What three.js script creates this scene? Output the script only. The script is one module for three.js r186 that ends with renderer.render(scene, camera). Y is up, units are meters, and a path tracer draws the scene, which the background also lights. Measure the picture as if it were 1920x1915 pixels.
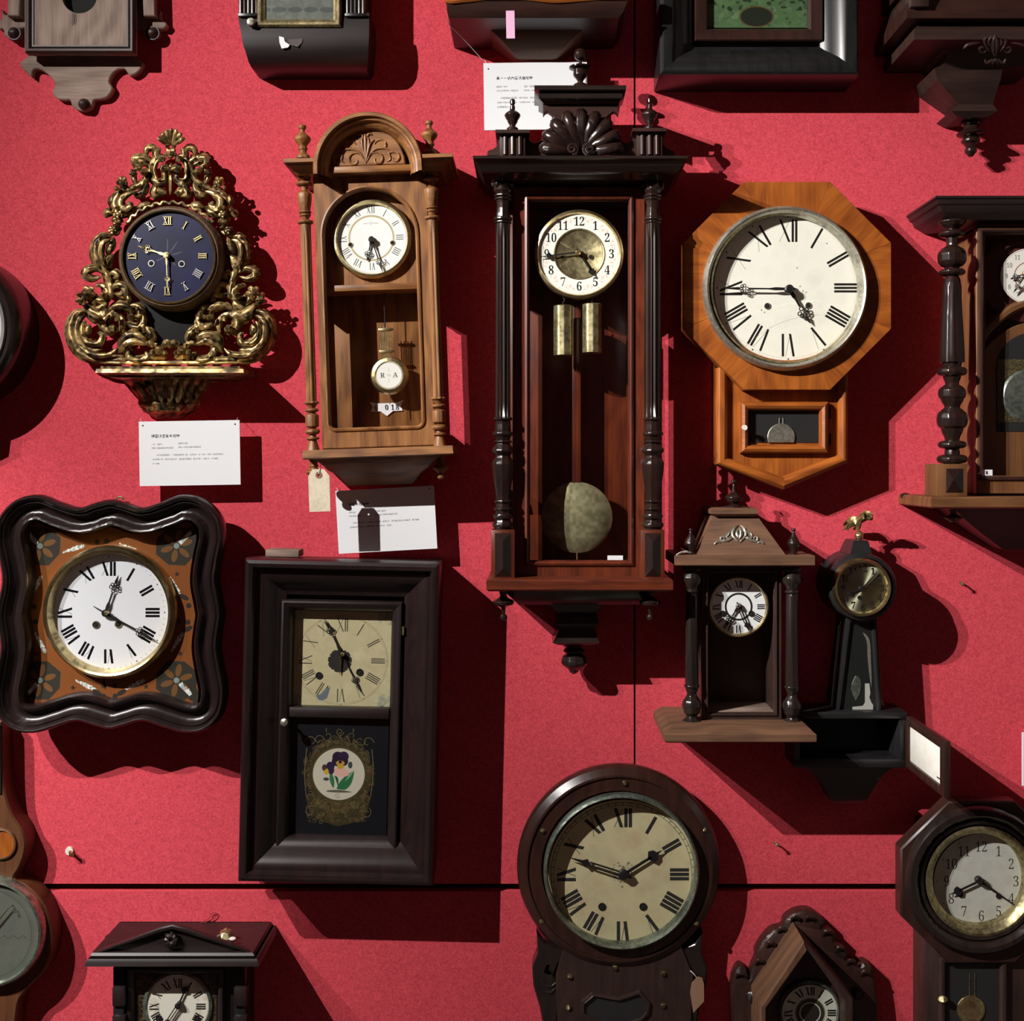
import * as THREE from 'three';
import { RoundedBoxGeometry } from 'three/addons/geometries/RoundedBoxGeometry.js';
import { mergeGeometries, toCreasedNormals } from 'three/addons/utils/BufferGeometryUtils.js';
import { FontLoader } from 'three/addons/loaders/FontLoader.js';
const FONT = await new FontLoader().loadAsync('fonts/droid/droid_serif_bold.typeface.json');

// ---------- camera, lights, exposure ----------
// The wall is the plane z = 0; one photograph pixel is one millimetre on it. The lens axis meets the wall at pixel (VX, VY).
const S = 0.001, D = 2.2, VX = 1000, VY = 870, EYE = 1.6;
const scene = new THREE.Scene();
scene.background = new THREE.Color(0, 0, 0);
const camera = new THREE.PerspectiveCamera(2 * Math.atan(1.045 / D) * 180 / Math.PI, 2000 / 2090, 0.05, 30);
camera.position.set(0, EYE, D);
camera.lookAt(0, EYE, 0);
camera.setViewOffset(2000, 2090, 0, 175, 1920, 1915);
const renderer = new THREE.WebGLRenderer({ antialias: true });
renderer.toneMapping = THREE.LinearToneMapping;
renderer.toneMappingExposure = 1.0;
renderer.shadowMap.enabled = true;
// three track spotlights up on the left: a wide strong one, and two narrow ones towards the right and the lower left
const LAMPS = [
  { at: [-1.84, EYE + 1.39, 1.8], aim: [2.43, EYE - 1.39, 0], power: 37.6, angle: 0.86, edge: 0.94, radius: 0.45 },
  { at: [-2.14, EYE + 1.39, 1.8], aim: [1.48, EYE - 0.31, 0], power: 35, angle: 0.303, edge: 0.99, radius: 0.6 },
  { at: [-2.5, EYE + 1.39, 1.8], aim: [-1.45, EYE - 0.59, 0], power: 36, angle: 0.321, edge: 0.61, radius: 0.6 },
];
for (const l of LAMPS) {
  const s = new THREE.SpotLight(new THREE.Color(1, 0.965, 0.93), l.power, 0, l.angle, l.edge, 2);
  s.name = 'track_spot_light';
  s.position.set(...l.at); s.target.position.set(...l.aim);
  s.castShadow = true; s.shadow.radius = l.radius; s.shadow.mapSize.set(2048, 2048); s.shadow.bias = -0.0005;
  scene.add(s, s.target);
}

// ---------- noise and textures ----------
let seed = 7;
const rnd = () => { seed = (seed * 1664525 + 1013904223) >>> 0; return seed / 4294967296; };
const hash = (x, y, s) => { let h = (x * 374761393 + y * 668265263 + s * 1442695041) | 0; h = Math.imul(h ^ (h >>> 13), 1274126177); return ((h ^ (h >>> 16)) >>> 0) / 4294967296; };
const sm = (t) => t * t * (3 - 2 * t), mix = (a, b, t) => a + (b - a) * t, clamp = (x, a = 0, b = 1) => Math.min(b, Math.max(a, x));
const pn = (x, y, px, py, s) => {          // value noise that repeats every px, py cells
  const xi = Math.floor(x), yi = Math.floor(y), u = sm(x - xi), v = sm(y - yi), m = (a, p) => ((a % p) + p) % p;
  const h = (i, j) => hash(m(xi + i, px), m(yi + j, py), s);
  return mix(mix(h(0, 0), h(1, 0), u), mix(h(0, 1), h(1, 1), u), v);
};
const toS = (c) => Math.round(255 * clamp(c <= 0.0031308 ? c * 12.92 : 1.055 * Math.pow(c, 1 / 2.4) - 0.055));
function dataTex(n, f, srgb = true) {
  const d = new Uint8Array(n * n * 4);
  for (let y = 0; y < n; y++) for (let x = 0; x < n; x++) {
    const c = f(x / n, y / n), i = (y * n + x) * 4;
    for (let k = 0; k < 3; k++) d[i + k] = srgb ? toS(c[k]) : Math.round(255 * clamp(c[k]));
    d[i + 3] = 255;
  }
  const t = new THREE.DataTexture(d, n, n);
  t.colorSpace = srgb ? THREE.SRGBColorSpace : THREE.NoColorSpace;
  t.wrapS = t.wrapT = THREE.RepeatWrapping; t.magFilter = THREE.LinearFilter; t.minFilter = THREE.LinearMipmapLinearFilter; t.generateMipmaps = true; t.needsUpdate = true;
  return t;
}
const TEX = 0.35;                          // metres that one repeat of a texture covers
const lerp3 = (a, b, t) => [mix(a[0], b[0], t), mix(a[1], b[1], t), mix(a[2], b[2], t)];
// grain runs along v
const woodTex = (a, b, s, { fig = 0.35, streak = 0.45, blotch = 0.3, n = 512 } = {}) => dataTex(n, (u, v) => {
  const w = pn(u * 4, v * 3, 4, 3, s) + 0.5 * pn(u * 8, v * 5, 8, 5, s + 1);
  const rings = 0.5 + 0.5 * Math.sin((u * 10 + w * 1.6) * Math.PI * 2);
  const fine = 0.5 * pn(u * 110, v * 7, 110, 7, s + 2) + 0.5 * pn(u * 220, v * 16, 220, 16, s + 3);
  const bl = pn(u * 5, v * 5, 5, 5, s + 4) * 0.6 + pn(u * 13, v * 11, 13, 11, s + 5) * 0.4;
  return lerp3(a, b, clamp(0.5 + fig * (rings - 0.5) + streak * (fine - 0.5) * 1.6 + blotch * (bl - 0.5) * 2));
});
const speckTex = (a, b, s, f = 90, n = 512, pw = 1) => dataTex(n, (u, v) => {
  const q = 0.4 * pn(u * f, v * f, f, f, s) + 0.35 * pn(u * 24, v * 24, 24, 24, s + 1) + 0.25 * pn(u * 7, v * 7, 7, 7, s + 2);
  return lerp3(a, b, Math.pow(clamp((q - 0.5) * 2.2 + 0.5), pw));
});
const M = (o) => new THREE.MeshPhysicalMaterial(o);
const woodMat = (name, a, b, s, o = {}, w = {}) => { const t = woodTex(a, b, s, w); return M({ name, map: t, bumpMap: t, bumpScale: 0.00004, roughness: 0.5, ...o }); };
const mats = {
  oak: woodMat('oak', [0.35, 0.15, 0.044], [0.13, 0.046, 0.012], 11, { roughness: 0.48 }, { fig: 0.5 }),
  mahogany: woodMat('mahogany', [0.15, 0.028, 0.009], [0.05, 0.011, 0.006], 21, { roughness: 0.34 }),
  walnut: woodMat('figured walnut', [0.4, 0.112, 0.015], [0.19, 0.044, 0.007], 31, { roughness: 0.4 }, { blotch: 0.5 }),
  ebony: woodMat('ebonised wood', [0.024, 0.015, 0.012], [0.012, 0.009, 0.008], 41, { roughness: 0.22, specularIntensity: 1 }),
  turned: woodMat('dark turned wood', [0.026, 0.011, 0.008], [0.011, 0.007, 0.006], 45, { roughness: 0.25 }),
  dark: woodMat('dark stained wood', [0.022, 0.0115, 0.011], [0.01, 0.007, 0.007], 51, { roughness: 0.42 }),
  black: woodMat('black lacquered wood', [0.018, 0.017, 0.018], [0.009, 0.009, 0.009], 61, { roughness: 0.36, specularIntensity: 1 }),
  grey: woodMat('weathered greyish wood', [0.33, 0.235, 0.185], [0.16, 0.105, 0.08], 71, { roughness: 0.75, bumpScale: 0.00015 }, { blotch: 0.7 }),
  brown: woodMat('dusty brown wood', [0.17, 0.082, 0.041], [0.08, 0.037, 0.02], 81, { roughness: 0.62, bumpScale: 0.0001 }),
  redbrown: woodMat('dark red-brown wood', [0.045, 0.016, 0.011], [0.021, 0.009, 0.007], 85, { roughness: 0.4 }),
  dusty: woodMat('matt dusty dark wood', [0.036, 0.027, 0.026], [0.02, 0.015, 0.014], 55, { roughness: 0.95, specularIntensity: 0.2 }),
  honey: woodMat('honey coloured wood', [0.19, 0.08, 0.028], [0.1, 0.038, 0.014], 91, { roughness: 0.5 }),
  umber: woodMat('umber wood', [0.046, 0.021, 0.015], [0.022, 0.011, 0.009], 95, { roughness: 0.5 }),
  gilt: M({ name: 'worn gilding', map: speckTex([0.03, 0.02, 0.01], [0.62, 0.42, 0.17], 101, 60, 512, 1.15), metalness: 0.7, roughness: 0.4 }),
  brass: M({ name: 'brass', map: speckTex([0.5, 0.4, 0.19], [0.72, 0.6, 0.32], 111), metalness: 1, roughness: 0.32 }),
  aged: M({ name: 'tarnished brass', map: speckTex([0.2, 0.17, 0.085], [0.52, 0.45, 0.25], 121), metalness: 0.9, roughness: 0.45 }),
  pewter: M({ name: 'dull grey metal', map: speckTex([0.3, 0.28, 0.22], [0.52, 0.5, 0.42], 131), metalness: 0.8, roughness: 0.42 }),
  verd: M({ name: 'greenish bronze', map: speckTex([0.12, 0.15, 0.12], [0.3, 0.34, 0.28], 141), metalness: 0.8, roughness: 0.4 }),
  steel: M({ name: 'steel', color: new THREE.Color(0.6, 0.58, 0.55), metalness: 1, roughness: 0.3 }),
  iron: M({ name: 'blackened iron', color: new THREE.Color(0.014, 0.013, 0.013), metalness: 0.2, roughness: 0.4 }),
  void: M({ name: 'black paint', color: new THREE.Color(0.008, 0.008, 0.008), roughness: 0.9 }),
  paper: M({ name: 'white card', color: new THREE.Color(0.8, 0.8, 0.82), roughness: 0.85 }),
  cream: M({ name: 'cream card', map: speckTex([0.68, 0.58, 0.42], [0.8, 0.71, 0.53], 151), roughness: 0.9 }),
  bone: M({ name: 'bone', color: new THREE.Color(0.72, 0.68, 0.6), roughness: 0.4 }),
  thread: M({ name: 'white thread', color: new THREE.Color(0.75, 0.7, 0.62), roughness: 0.9 }),
  glass: M({ name: 'clear glass', color: new THREE.Color(1, 1, 1), roughness: 0.02, transmission: 1, thickness: 0, ior: 1.5, specularIntensity: 0.7 }),
  wall: M({ name: 'red felted board', map: dataTex(512, (u, v) => { const q = 0.5 * pn(u * 256, v * 256, 256, 256, 161) + 0.35 * pn(u * 128, v * 128, 128, 128, 162) + 0.15 * pn(u * 50, v * 50, 50, 50, 163); return lerp3([0.47, 0.045, 0.064], [0.73, 0.082, 0.108], clamp(q * 1.6 - 0.3)); }), roughness: 0.95, specularIntensity: 0.25 }),
  gap: M({ name: 'dark board', color: new THREE.Color(0.03, 0.012, 0.012), roughness: 1 }),
  plaster: M({ name: 'grey paint', color: new THREE.Color(0.5, 0.49, 0.48), roughness: 0.95 }),
  floor: M({ name: 'dark floor', color: new THREE.Color(0.12, 0.1, 0.085), roughness: 0.7 }),
  fixture: M({ name: 'black fixture metal', color: new THREE.Color(0.03, 0.03, 0.03), roughness: 0.6 }),
  lampglow: M({ name: 'lamp glass', color: new THREE.Color(0.9, 0.9, 0.9), emissive: new THREE.Color(1, 0.95, 0.9), emissiveIntensity: 3, roughness: 0.5 }),
};

// ---------- geometry helpers ----------
const bare = (g) => { const p = (g.index ? g.toNonIndexed() : g).getAttribute('position'), o = new THREE.BufferGeometry(); o.setAttribute('position', new THREE.BufferAttribute(Float32Array.from(p.array.subarray(0, p.count * 3)), 3)); return o; };
const join = (...gs) => mergeGeometries(gs.flat().map(bare));
function dress(g, crease) {                 // normals with crisp edges, uv in metres by the way a face points
  g = toCreasedNormals(bare(g), crease);
  g.computeBoundingBox();
  const b = g.boundingBox, flat = b.max.x - b.min.x > 1.25 * (b.max.y - b.min.y), p = g.attributes.position, n = p.count, uv = new Float32Array(n * 2), ou = rnd() * 5, ov = rnd() * 5;
  const A = new THREE.Vector3(), B = new THREE.Vector3(), C = new THREE.Vector3();
  for (let i = 0; i < n; i += 3) {
    A.fromBufferAttribute(p, i); B.fromBufferAttribute(p, i + 1).sub(A); C.fromBufferAttribute(p, i + 2).sub(A); B.cross(C);
    const x = Math.abs(B.x), y = Math.abs(B.y), z = Math.abs(B.z);
    for (let k = i; k < i + 3; k++) {
      let u, v; const X = p.getX(k), Y = p.getY(k), Z = p.getZ(k);
      if (z >= x && z >= y) { u = X; v = Y; } else if (x >= y) { u = Z; v = Y; } else { u = X; v = Z; }
      if (flat && !(x >= y && x > z)) [u, v] = [v, u];
      uv[k * 2] = u / TEX + ou; uv[k * 2 + 1] = v / TEX + ov;
    }
  }
  g.setAttribute('uv', new THREE.BufferAttribute(uv, 2));
  return g;
}
const arc = (cx, cy, r, a0, a1, n = 12, ry = r) => Array.from({ length: n + 1 }, (_, i) => { const a = (a0 + (a1 - a0) * i / n) * Math.PI / 180; return [cx + r * Math.cos(a), cy + ry * Math.sin(a)]; });   // pixels, 0 right, 90 down
const spiral = (cx, cy, r0, r1, a0, a1, n = 14) => Array.from({ length: n + 1 }, (_, i) => { const t = i / n, a = (a0 + (a1 - a0) * t) * Math.PI / 180, r = mix(r0, r1, t); return [cx + r * Math.cos(a), cy + r * Math.sin(a)]; });
const smooth = (pts, n, closed = false) => new THREE.CatmullRomCurve3(pts.map((p) => new THREE.Vector3(p[0], p[1], p[2] || 0)), closed, 'centripetal').getPoints(n).map((p) => [p.x, p.y, p.z]);
const names = new Map();
const numbered = (n) => { const k = names.get(n) || 0; names.set(n, k + 1); return k ? n + '_' + String(k).padStart(3, '0') : n; };

class Thing {
  constructor(name, label, category, cx, cy, rot = 0, z = 0, group) {
    const o = this.g = new THREE.Group();
    o.name = numbered(name); o.userData = { label, category }; if (group) o.userData.group = group;
    this.zo = z; const k = this.k(z);
    this.ox = (cx - VX) * k; this.oy = (VY - cy) * k;
    o.position.set(this.ox, EYE + this.oy, z); o.rotation.z = rot;
    scene.add(o);
  }
  k(z) { return S * (1 - z / D); }
  X(px, z) { return (px - VX) * this.k(z) - this.ox; }
  Y(py, z) { return (VY - py) * this.k(z) - this.oy; }
  V(px, py, z) { return new THREE.Vector3(this.X(px, z), this.Y(py, z), z - this.zo); }
  add(name, g, m, { crease = 0.6, parent = this.g, keep = false, label } = {}) {
    const o = new THREE.Mesh(keep ? g : dress(g, crease), typeof m === 'string' ? mats[m] : m);
    o.name = name; o.castShadow = o.receiveShadow = true; if (label) o.userData.label = label;
    parent.add(o); return o;
  }
  // all pixel positions are read at the depth of the piece's front face
  box(x0, x1, y0, y1, z0, z1, b = 0.0012) {
    const w = (x1 - x0) * this.k(z1), h = (y1 - y0) * this.k(z1), d = z1 - z0;
    const g = b ? new RoundedBoxGeometry(w, h, d, 1, Math.min(b, w / 3, h / 3, d / 3)) : new THREE.BoxGeometry(w, h, d);
    return g.translate(this.X((x0 + x1) / 2, z1), this.Y((y0 + y1) / 2, z1), (z0 + z1) / 2 - this.zo);
  }
  plate(pts, z0, z1, { b = 0.001, holes = [], seg = 1 } = {}) {
    const f = (l) => l.map((p) => new THREE.Vector2(this.X(p[0], z1), this.Y(p[1], z1)));
    const s = new THREE.Shape(f(pts)); s.holes = holes.map((h) => new THREE.Path(f(h)));
    const bb = Math.min(b, (z1 - z0) / 2.5);
    return new THREE.ExtrudeGeometry(s, { depth: z1 - z0 - 2 * bb, bevelEnabled: bb > 0, bevelThickness: bb, bevelSize: bb, bevelOffset: -bb, bevelSegments: seg, curveSegments: 8 }).translate(0, 0, z0 + bb - this.zo);
  }
  // a profile [inward px, z] carried round a closed outline of pixels
  sweep(pts, prof, { zr, cap = false, closed = true, fill = false } = {}) {
    const z1 = zr ?? Math.max(...prof.map((p) => p[1])), n = pts.length, k = this.k(z1);
    let area = 0; for (let i = 0; i < n; i++) { const a = pts[i], b = pts[(i + 1) % n]; area += a[0] * b[1] - b[0] * a[1]; }
    const sg = area > 0 ? 1 : -1, nor = pts.map((p, i) => {
      const a = pts[closed ? (i + n - 1) % n : Math.max(i - 1, 0)], b = pts[closed ? (i + 1) % n : Math.min(i + 1, n - 1)];
      const e = (q, r) => { const x = r[0] - q[0], y = r[1] - q[1], l = Math.hypot(x, y) || 1; return [-y / l * sg, x / l * sg]; };
      const n1 = a === p ? e(p, b) : e(a, p), n2 = b === p ? n1 : e(p, b), d = 1 + n1[0] * n2[0] + n1[1] * n2[1];
      return [(n1[0] + n2[0]) / Math.max(d, 0.3), (n1[1] + n2[1]) / Math.max(d, 0.3)];
    });
    const v = [], id = [], m = prof.length;
    for (let i = 0; i < n; i++) for (const [d, z] of prof) v.push(this.X(pts[i][0] + nor[i][0] * d, z1), this.Y(pts[i][1] + nor[i][1] * d, z1), z - this.zo);
    for (let i = 0; i < (closed ? n : n - 1); i++) for (let j = 0; j < m - 1; j++) { const a = i * m + j, b = ((i + 1) % n) * m + j; id.push(a, b, a + 1, b, b + 1, a + 1); }
    if (sg > 0) for (let i = 0; i < id.length; i += 3) [id[i], id[i + 1]] = [id[i + 1], id[i]];
    const g = new THREE.BufferGeometry(); g.setAttribute('position', new THREE.Float32BufferAttribute(v, 3)); g.setIndex(id);
    return g;
  }
  rect(x0, x1, y0, y1) { return [[x0, y0], [x1, y0], [x1, y1], [x0, y1]]; }
  // stacked rectangles: [py, x0, x1, zfront, zback]
  loft(lv) {
    const v = [], id = [];
    for (const [y, x0, x1, zf, zb = this.zo] of lv) { const a = this.X(x0, zf), b = this.X(x1, zf), h = this.Y(y, zf); v.push(a, h, zf - this.zo, b, h, zf - this.zo, b, h, zb - this.zo, a, h, zb - this.zo); }
    for (let i = 0; i < lv.length - 1; i++) for (let j = 0; j < 4; j++) { const a = i * 4 + j, b = i * 4 + (j + 1) % 4; id.push(a, a + 4, b, b, a + 4, b + 4); }
    const e = (lv.length - 1) * 4; id.push(0, 1, 2, 0, 2, 3, e, e + 2, e + 1, e, e + 3, e + 2);
    const g = new THREE.BufferGeometry(); g.setAttribute('position', new THREE.Float32BufferAttribute(v, 3)); g.setIndex(id);
    return g;
  }
  // turned work about a vertical axis: from the top, ['l' line | 'v' curve, r, h], ['b' bead, rmax, h], ['j' step, r]
  turn(cx, z, y0, r0, items, { seg = 24, fl, half = false, zs = 1 } = {}) {
    const p = [[0, y0], [r0, y0]]; let r = r0, y = y0;
    for (const [t, a, h = 0] of items) {
      if (t === 'j') p.push([a, y]);
      else if (t === 'l') p.push([a, y + h]);
      else if (t === 'v') for (let i = 1; i <= 8; i++) p.push([mix(r, a, sm(i / 8)), y + h * i / 8]);
      else if (t === 'b') for (let i = 1; i <= 8; i++) { const q = 2 * i / 8 - 1; p.push([r + (a - r) * Math.sqrt(Math.max(0, 1 - q * q)), y + h * i / 8]); }
      y += h; if (t !== 'b') r = a;
    }
    p.push([0, y]);
    const k = this.k(z), n = fl ? fl[0] * 6 : seg;
    const q = fl ? p.flatMap((a, i) => i < p.length - 1 && p[i + 1][1] - a[1] > 20 ? [a, [mix(a[0], p[i + 1][0], 0.08), mix(a[1], p[i + 1][1], 0.08)], [mix(a[0], p[i + 1][0], 0.92), mix(a[1], p[i + 1][1], 0.92)]] : [a]) : p;
    const g = new THREE.LatheGeometry(q.reverse().map(([a, b]) => new THREE.Vector2(a * k, this.Y(b, z))), n, half ? -Math.PI / 2 : 0, half ? Math.PI : Math.PI * 2);
    if (fl) {
      const P = g.attributes.position, hi = this.Y(fl[2], z), lo = this.Y(fl[3], z);
      for (let i = 0; i < P.count; i++) if (P.getY(i) < hi && P.getY(i) > lo) { const a = Math.atan2(P.getX(i), P.getZ(i)), f = 1 - fl[1] * (0.5 + 0.5 * Math.cos(a * fl[0])); P.setX(i, P.getX(i) * f); P.setZ(i, P.getZ(i) * f); }
    }
    return g.scale(1, 1, zs).translate(this.X(cx, z), 0, z - this.zo);
  }
  // rings and discs about an axis towards the room: [r px, z]
  ring(cx, cy, prof, seg = 64, zr) {
    const z1 = zr ?? Math.max(...prof.map((p) => p[1])), k = this.k(z1);
    return new THREE.LatheGeometry(prof.map(([r, z]) => new THREE.Vector2(Math.max(r, 0) * k, z - this.zo)), seg).rotateX(Math.PI / 2).translate(this.X(cx, z1), this.Y(cy, z1), 0);
  }
  disc(cx, cy, r, z, seg = 64) { return new THREE.CircleGeometry(r * this.k(z), seg).translate(this.X(cx, z), this.Y(cy, z), z - this.zo); }
  quad(x0, x1, y0, y1, z) { return new THREE.PlaneGeometry((x1 - x0) * this.k(z), (y1 - y0) * this.k(z)).translate(this.X((x0 + x1) / 2, z), this.Y((y0 + y1) / 2, z), z - this.zo); }
  ball(cx, cy, z, r, sx = 1, sy = 1, sz = 1, seg = 14) { const k = this.k(z); return new THREE.SphereGeometry(r * k, seg, Math.ceil(seg * 0.7)).scale(sx, sy, sz).translate(this.X(cx, z), this.Y(cy, z), z - this.zo); }
  // a tapering strand through pixels [px, py, z]; width w px, shape 'c' thick in the middle, 'h' thick at the start, 'e' even
  strand(pts, w, { shape = 'c', flat = 0.8, z = 0.05, seg, ring = 7, end = 0.18 } = {}) {
    const c = new THREE.CatmullRomCurve3(pts.map((p) => this.V(p[0], p[1], p[2] ?? z)), false, 'centripetal'), n = seg || Math.max(8, pts.length * 3), k = this.k(z);
    const v = [], id = [], T = new THREE.Vector3(), N = new THREE.Vector3(), Bn = new THREE.Vector3();
    for (let i = 0; i <= n; i++) {
      const t = i / n, q = c.getPoint(t); c.getTangent(t, T);
      N.set(-T.y, T.x, 0); if (N.lengthSq() < 1e-8) N.set(1, 0, 0); N.normalize(); Bn.crossVectors(T, N);
      let f = shape === 'c' ? end + (1 - end) * Math.pow(Math.sin(Math.PI * clamp(t, 0.001, 0.999)), 0.8) : shape === 'h' ? mix(1, end, t) : 1;
      if (i === 0 || i === n) f *= 0.15;
      for (let j = 0; j < ring; j++) { const a = j / ring * Math.PI * 2, x = Math.cos(a) * w * k * f, y = Math.sin(a) * w * k * f * flat; v.push(q.x + N.x * x + Bn.x * y, q.y + N.y * x + Bn.y * y, q.z + N.z * x + Bn.z * y); }
    }
    for (let i = 0; i < n; i++) for (let j = 0; j < ring; j++) { const a = i * ring + j, b = i * ring + (j + 1) % ring; id.push(a, b, a + ring, b, b + ring, a + ring); }
    for (let j = 1; j < ring - 1; j++) { id.push(0, j + 1, j); const e = n * ring; id.push(e, e + j, e + j + 1); }
    const g = new THREE.BufferGeometry(); g.setAttribute('position', new THREE.Float32BufferAttribute(v, 3)); g.setIndex(id);
    return g;
  }
  // a clock hand: angle clockwise from twelve, lengths in px
  hand(name, cx, cy, z, ang, len, w, kind, m = 'iron') {
    const k = this.k(z), gs = [], th = 0.0014;
    const poly = (p) => gs.push(new THREE.ExtrudeGeometry(new THREE.Shape(p.map(([x, y]) => new THREE.Vector2(x * k, y * k))), { depth: th, bevelEnabled: false }));
    const loop = (x, y, r, t = 1.4) => gs.push(new THREE.TorusGeometry(r * k, t * k * 0.5, 5, 14).translate(x * k, y * k, th / 2));
    gs.push(new THREE.CylinderGeometry(w * 1.15 * k, w * 1.15 * k, th * 2, 18).rotateX(Math.PI / 2).translate(0, 0, th));
    if (kind === 'plain') poly([[-w * 0.5, -len * 0.12], [w * 0.5, -len * 0.12], [w * 0.55, 0], [w * 0.2, len], [-w * 0.2, len], [-w * 0.55, 0]]);
    if (kind === 'cross') {          // slim shaft, openwork cross, pointed tip
      const f = 0.66 * len, r = w * 0.68;
      poly([[-w * 0.4, 0], [w * 0.4, 0], [w * 0.55, len * 0.2], [w * 0.25, len * 0.3], [w * 0.3, f - 2.4 * r], [-w * 0.3, f - 2.4 * r], [-w * 0.25, len * 0.3], [-w * 0.55, len * 0.2]]);
      for (const [x, y] of [[-1.5, 0], [1.5, 0], [0, -1.4], [0, 1.4], [-1.1, 1.1], [1.1, 1.1]]) loop(x * r, f + y * r, r * 0.75, w * 0.32);
      poly([[-w * 0.3, f + 2 * r], [-w * 0.5, f + 3 * r], [0, len], [w * 0.5, f + 3 * r], [w * 0.3, f + 2 * r]]);
      poly([[-w * 0.3, 0], [w * 0.3, 0], [w * 0.2, -len * 0.08], [-w * 0.2, -len * 0.08]]);
    }
    if (kind === 'spade') {
      const f = 0.72 * len;
      poly([[-w * 0.35, 0], [w * 0.35, 0], [w * 0.3, f], [-w * 0.3, f]]);
      poly([[0, f - w], [w * 1.5, f], [w * 1.1, f + w * 1.2], [w * 0.3, f + w * 1.6], [0, len], [-w * 0.3, f + w * 1.6], [-w * 1.1, f + w * 1.2], [-w * 1.5, f]]);
      poly([[-w * 0.3, 0], [w * 0.3, 0], [w * 0.2, -len * 0.12], [-w * 0.2, -len * 0.12]]);
    }
    if (kind === 'split') {          // two fine rails meeting in a lozenge, then a point
      const f = 0.62 * len;
      for (const s of [-1, 1]) poly([[s * w * 0.9, 0], [s * w * 0.4, 0], [s * w * 0.3, f], [s * w * 0.8, f]]);
      poly([[0, f - w * 0.4], [w * 1.3, f + w], [w * 0.5, f + 2.4 * w], [0, len], [-w * 0.5, f + 2.4 * w], [-w * 1.3, f + w]]);
      poly([[-w * 0.4, 0], [w * 0.4, 0], [w * 0.3, -len * 0.15], [-w * 0.3, -len * 0.15]]);
    }
    const g = join(gs).rotateZ(-ang * Math.PI / 180).translate(this.X(cx, z), this.Y(cy, z), z - this.zo);
    return this.add(name, g, m);
  }
  // coloured print on a flat face; the canvas fills the face
  print(name, g, tex, o = {}, opt = {}) { return this.add(name, g, M({ map: tex, roughness: 0.45, ...o }), { keep: true, ...opt }); }
}

// ---------- printed faces ----------
function canvasTex(w, h, paint) {
  const c = document.createElement('canvas'); c.width = w; c.height = h;
  const x = c.getContext('2d'); paint(x, w, h);
  const t = new THREE.CanvasTexture(c); t.colorSpace = THREE.SRGBColorSpace; t.magFilter = THREE.LinearFilter; t.generateMipmaps = true; t.minFilter = THREE.LinearMipmapLinearFilter;
  return t;
}
const stain = (x, w, h, n, col, r0, r1, a) => { for (let i = 0; i < n; i++) { const r = mix(r0, r1, rnd() ** 2); x.fillStyle = col; x.globalAlpha = a * (0.4 + 0.6 * rnd()); x.beginPath(); x.ellipse(rnd() * w, rnd() * h, r, r * mix(0.5, 1, rnd()), rnd() * 3, 0, 7); x.fill(); } x.globalAlpha = 1; };
const ROMAN = ['XII', 'I', 'II', 'III', 'IIII', 'V', 'VI', 'VII', 'VIII', 'IX', 'X', 'XI'];
function roman(x, ro, ri, { thick = 0.11, thin = 0.035, gap = 0.1, serif = false, col = '#141210', squeeze = 1, skip = [], list = ROMAN } = {}) {
  const H = ro - ri; x.fillStyle = x.strokeStyle = col;
  list.forEach((s, h) => {
    if (skip.includes(h)) return;
    x.save(); x.rotate(h * Math.PI / 6); x.translate(0, -ro); x.scale(squeeze, 1);
    const tk = thick * H, tn = thin * H, gp = gap * H, wid = { I: tk, V: 0.42 * H, X: 0.5 * H };
    const tot = [...s].reduce((a, c) => a + wid[c] + gp, -gp); let p = -tot / 2;
    const bar = (a, b, t, y0 = 0, y1 = H) => { x.beginPath(); x.moveTo(a - t / 2, y0); x.lineTo(a + t / 2, y0); x.lineTo(b + t / 2, y1); x.lineTo(b - t / 2, y1); x.fill(); };
    for (const c of s) {
      const w = wid[c];
      if (c === 'I') bar(p + w / 2, p + w / 2, tk);
      if (c === 'V') { bar(p + tk / 2, p + w / 2, tk); bar(p + w - tn, p + w / 2, tn); }
      if (c === 'X') { bar(p + tk / 2, p + w - tk / 2, tk); bar(p + w - tn, p + tn, tn); }
      p += w + gp;
    }
    if (serif) { bar(0, 0, tot + gp, 0, tn * 1.3); bar(0, 0, tot + gp, H - tn * 1.3, H); }
    x.restore();
  });
}
const ticks = (x, r0, r1, { n = 60, w = 1.5, col = '#222', skip5 = false } = {}) => { x.strokeStyle = col; x.lineWidth = w; for (let i = 0; i < n; i++) { if (skip5 && i % 5 === 0) continue; const a = i / n * Math.PI * 2; x.beginPath(); x.moveTo(Math.sin(a) * r0, -Math.cos(a) * r0); x.lineTo(Math.sin(a) * r1, -Math.cos(a) * r1); x.stroke(); } };
const hoop = (x, r, w, col) => { x.strokeStyle = col; x.lineWidth = w; x.beginPath(); x.arc(0, 0, r, 0, 7); x.stroke(); };
const spots = (x, r, s, col = '#181512') => { x.fillStyle = col; for (let i = 0; i < 12; i++) { x.save(); x.rotate(i * Math.PI / 6); x.fillRect(-s, -r - s * 0.7, 2 * s, s * 1.4); x.restore(); } };
function dialTex(n, base, paint) {
  return canvasTex(n, n, (x) => { x.fillStyle = base; x.fillRect(0, 0, n, n); x.translate(n / 2, n / 2); paint(x, n / 2); });
}
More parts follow.
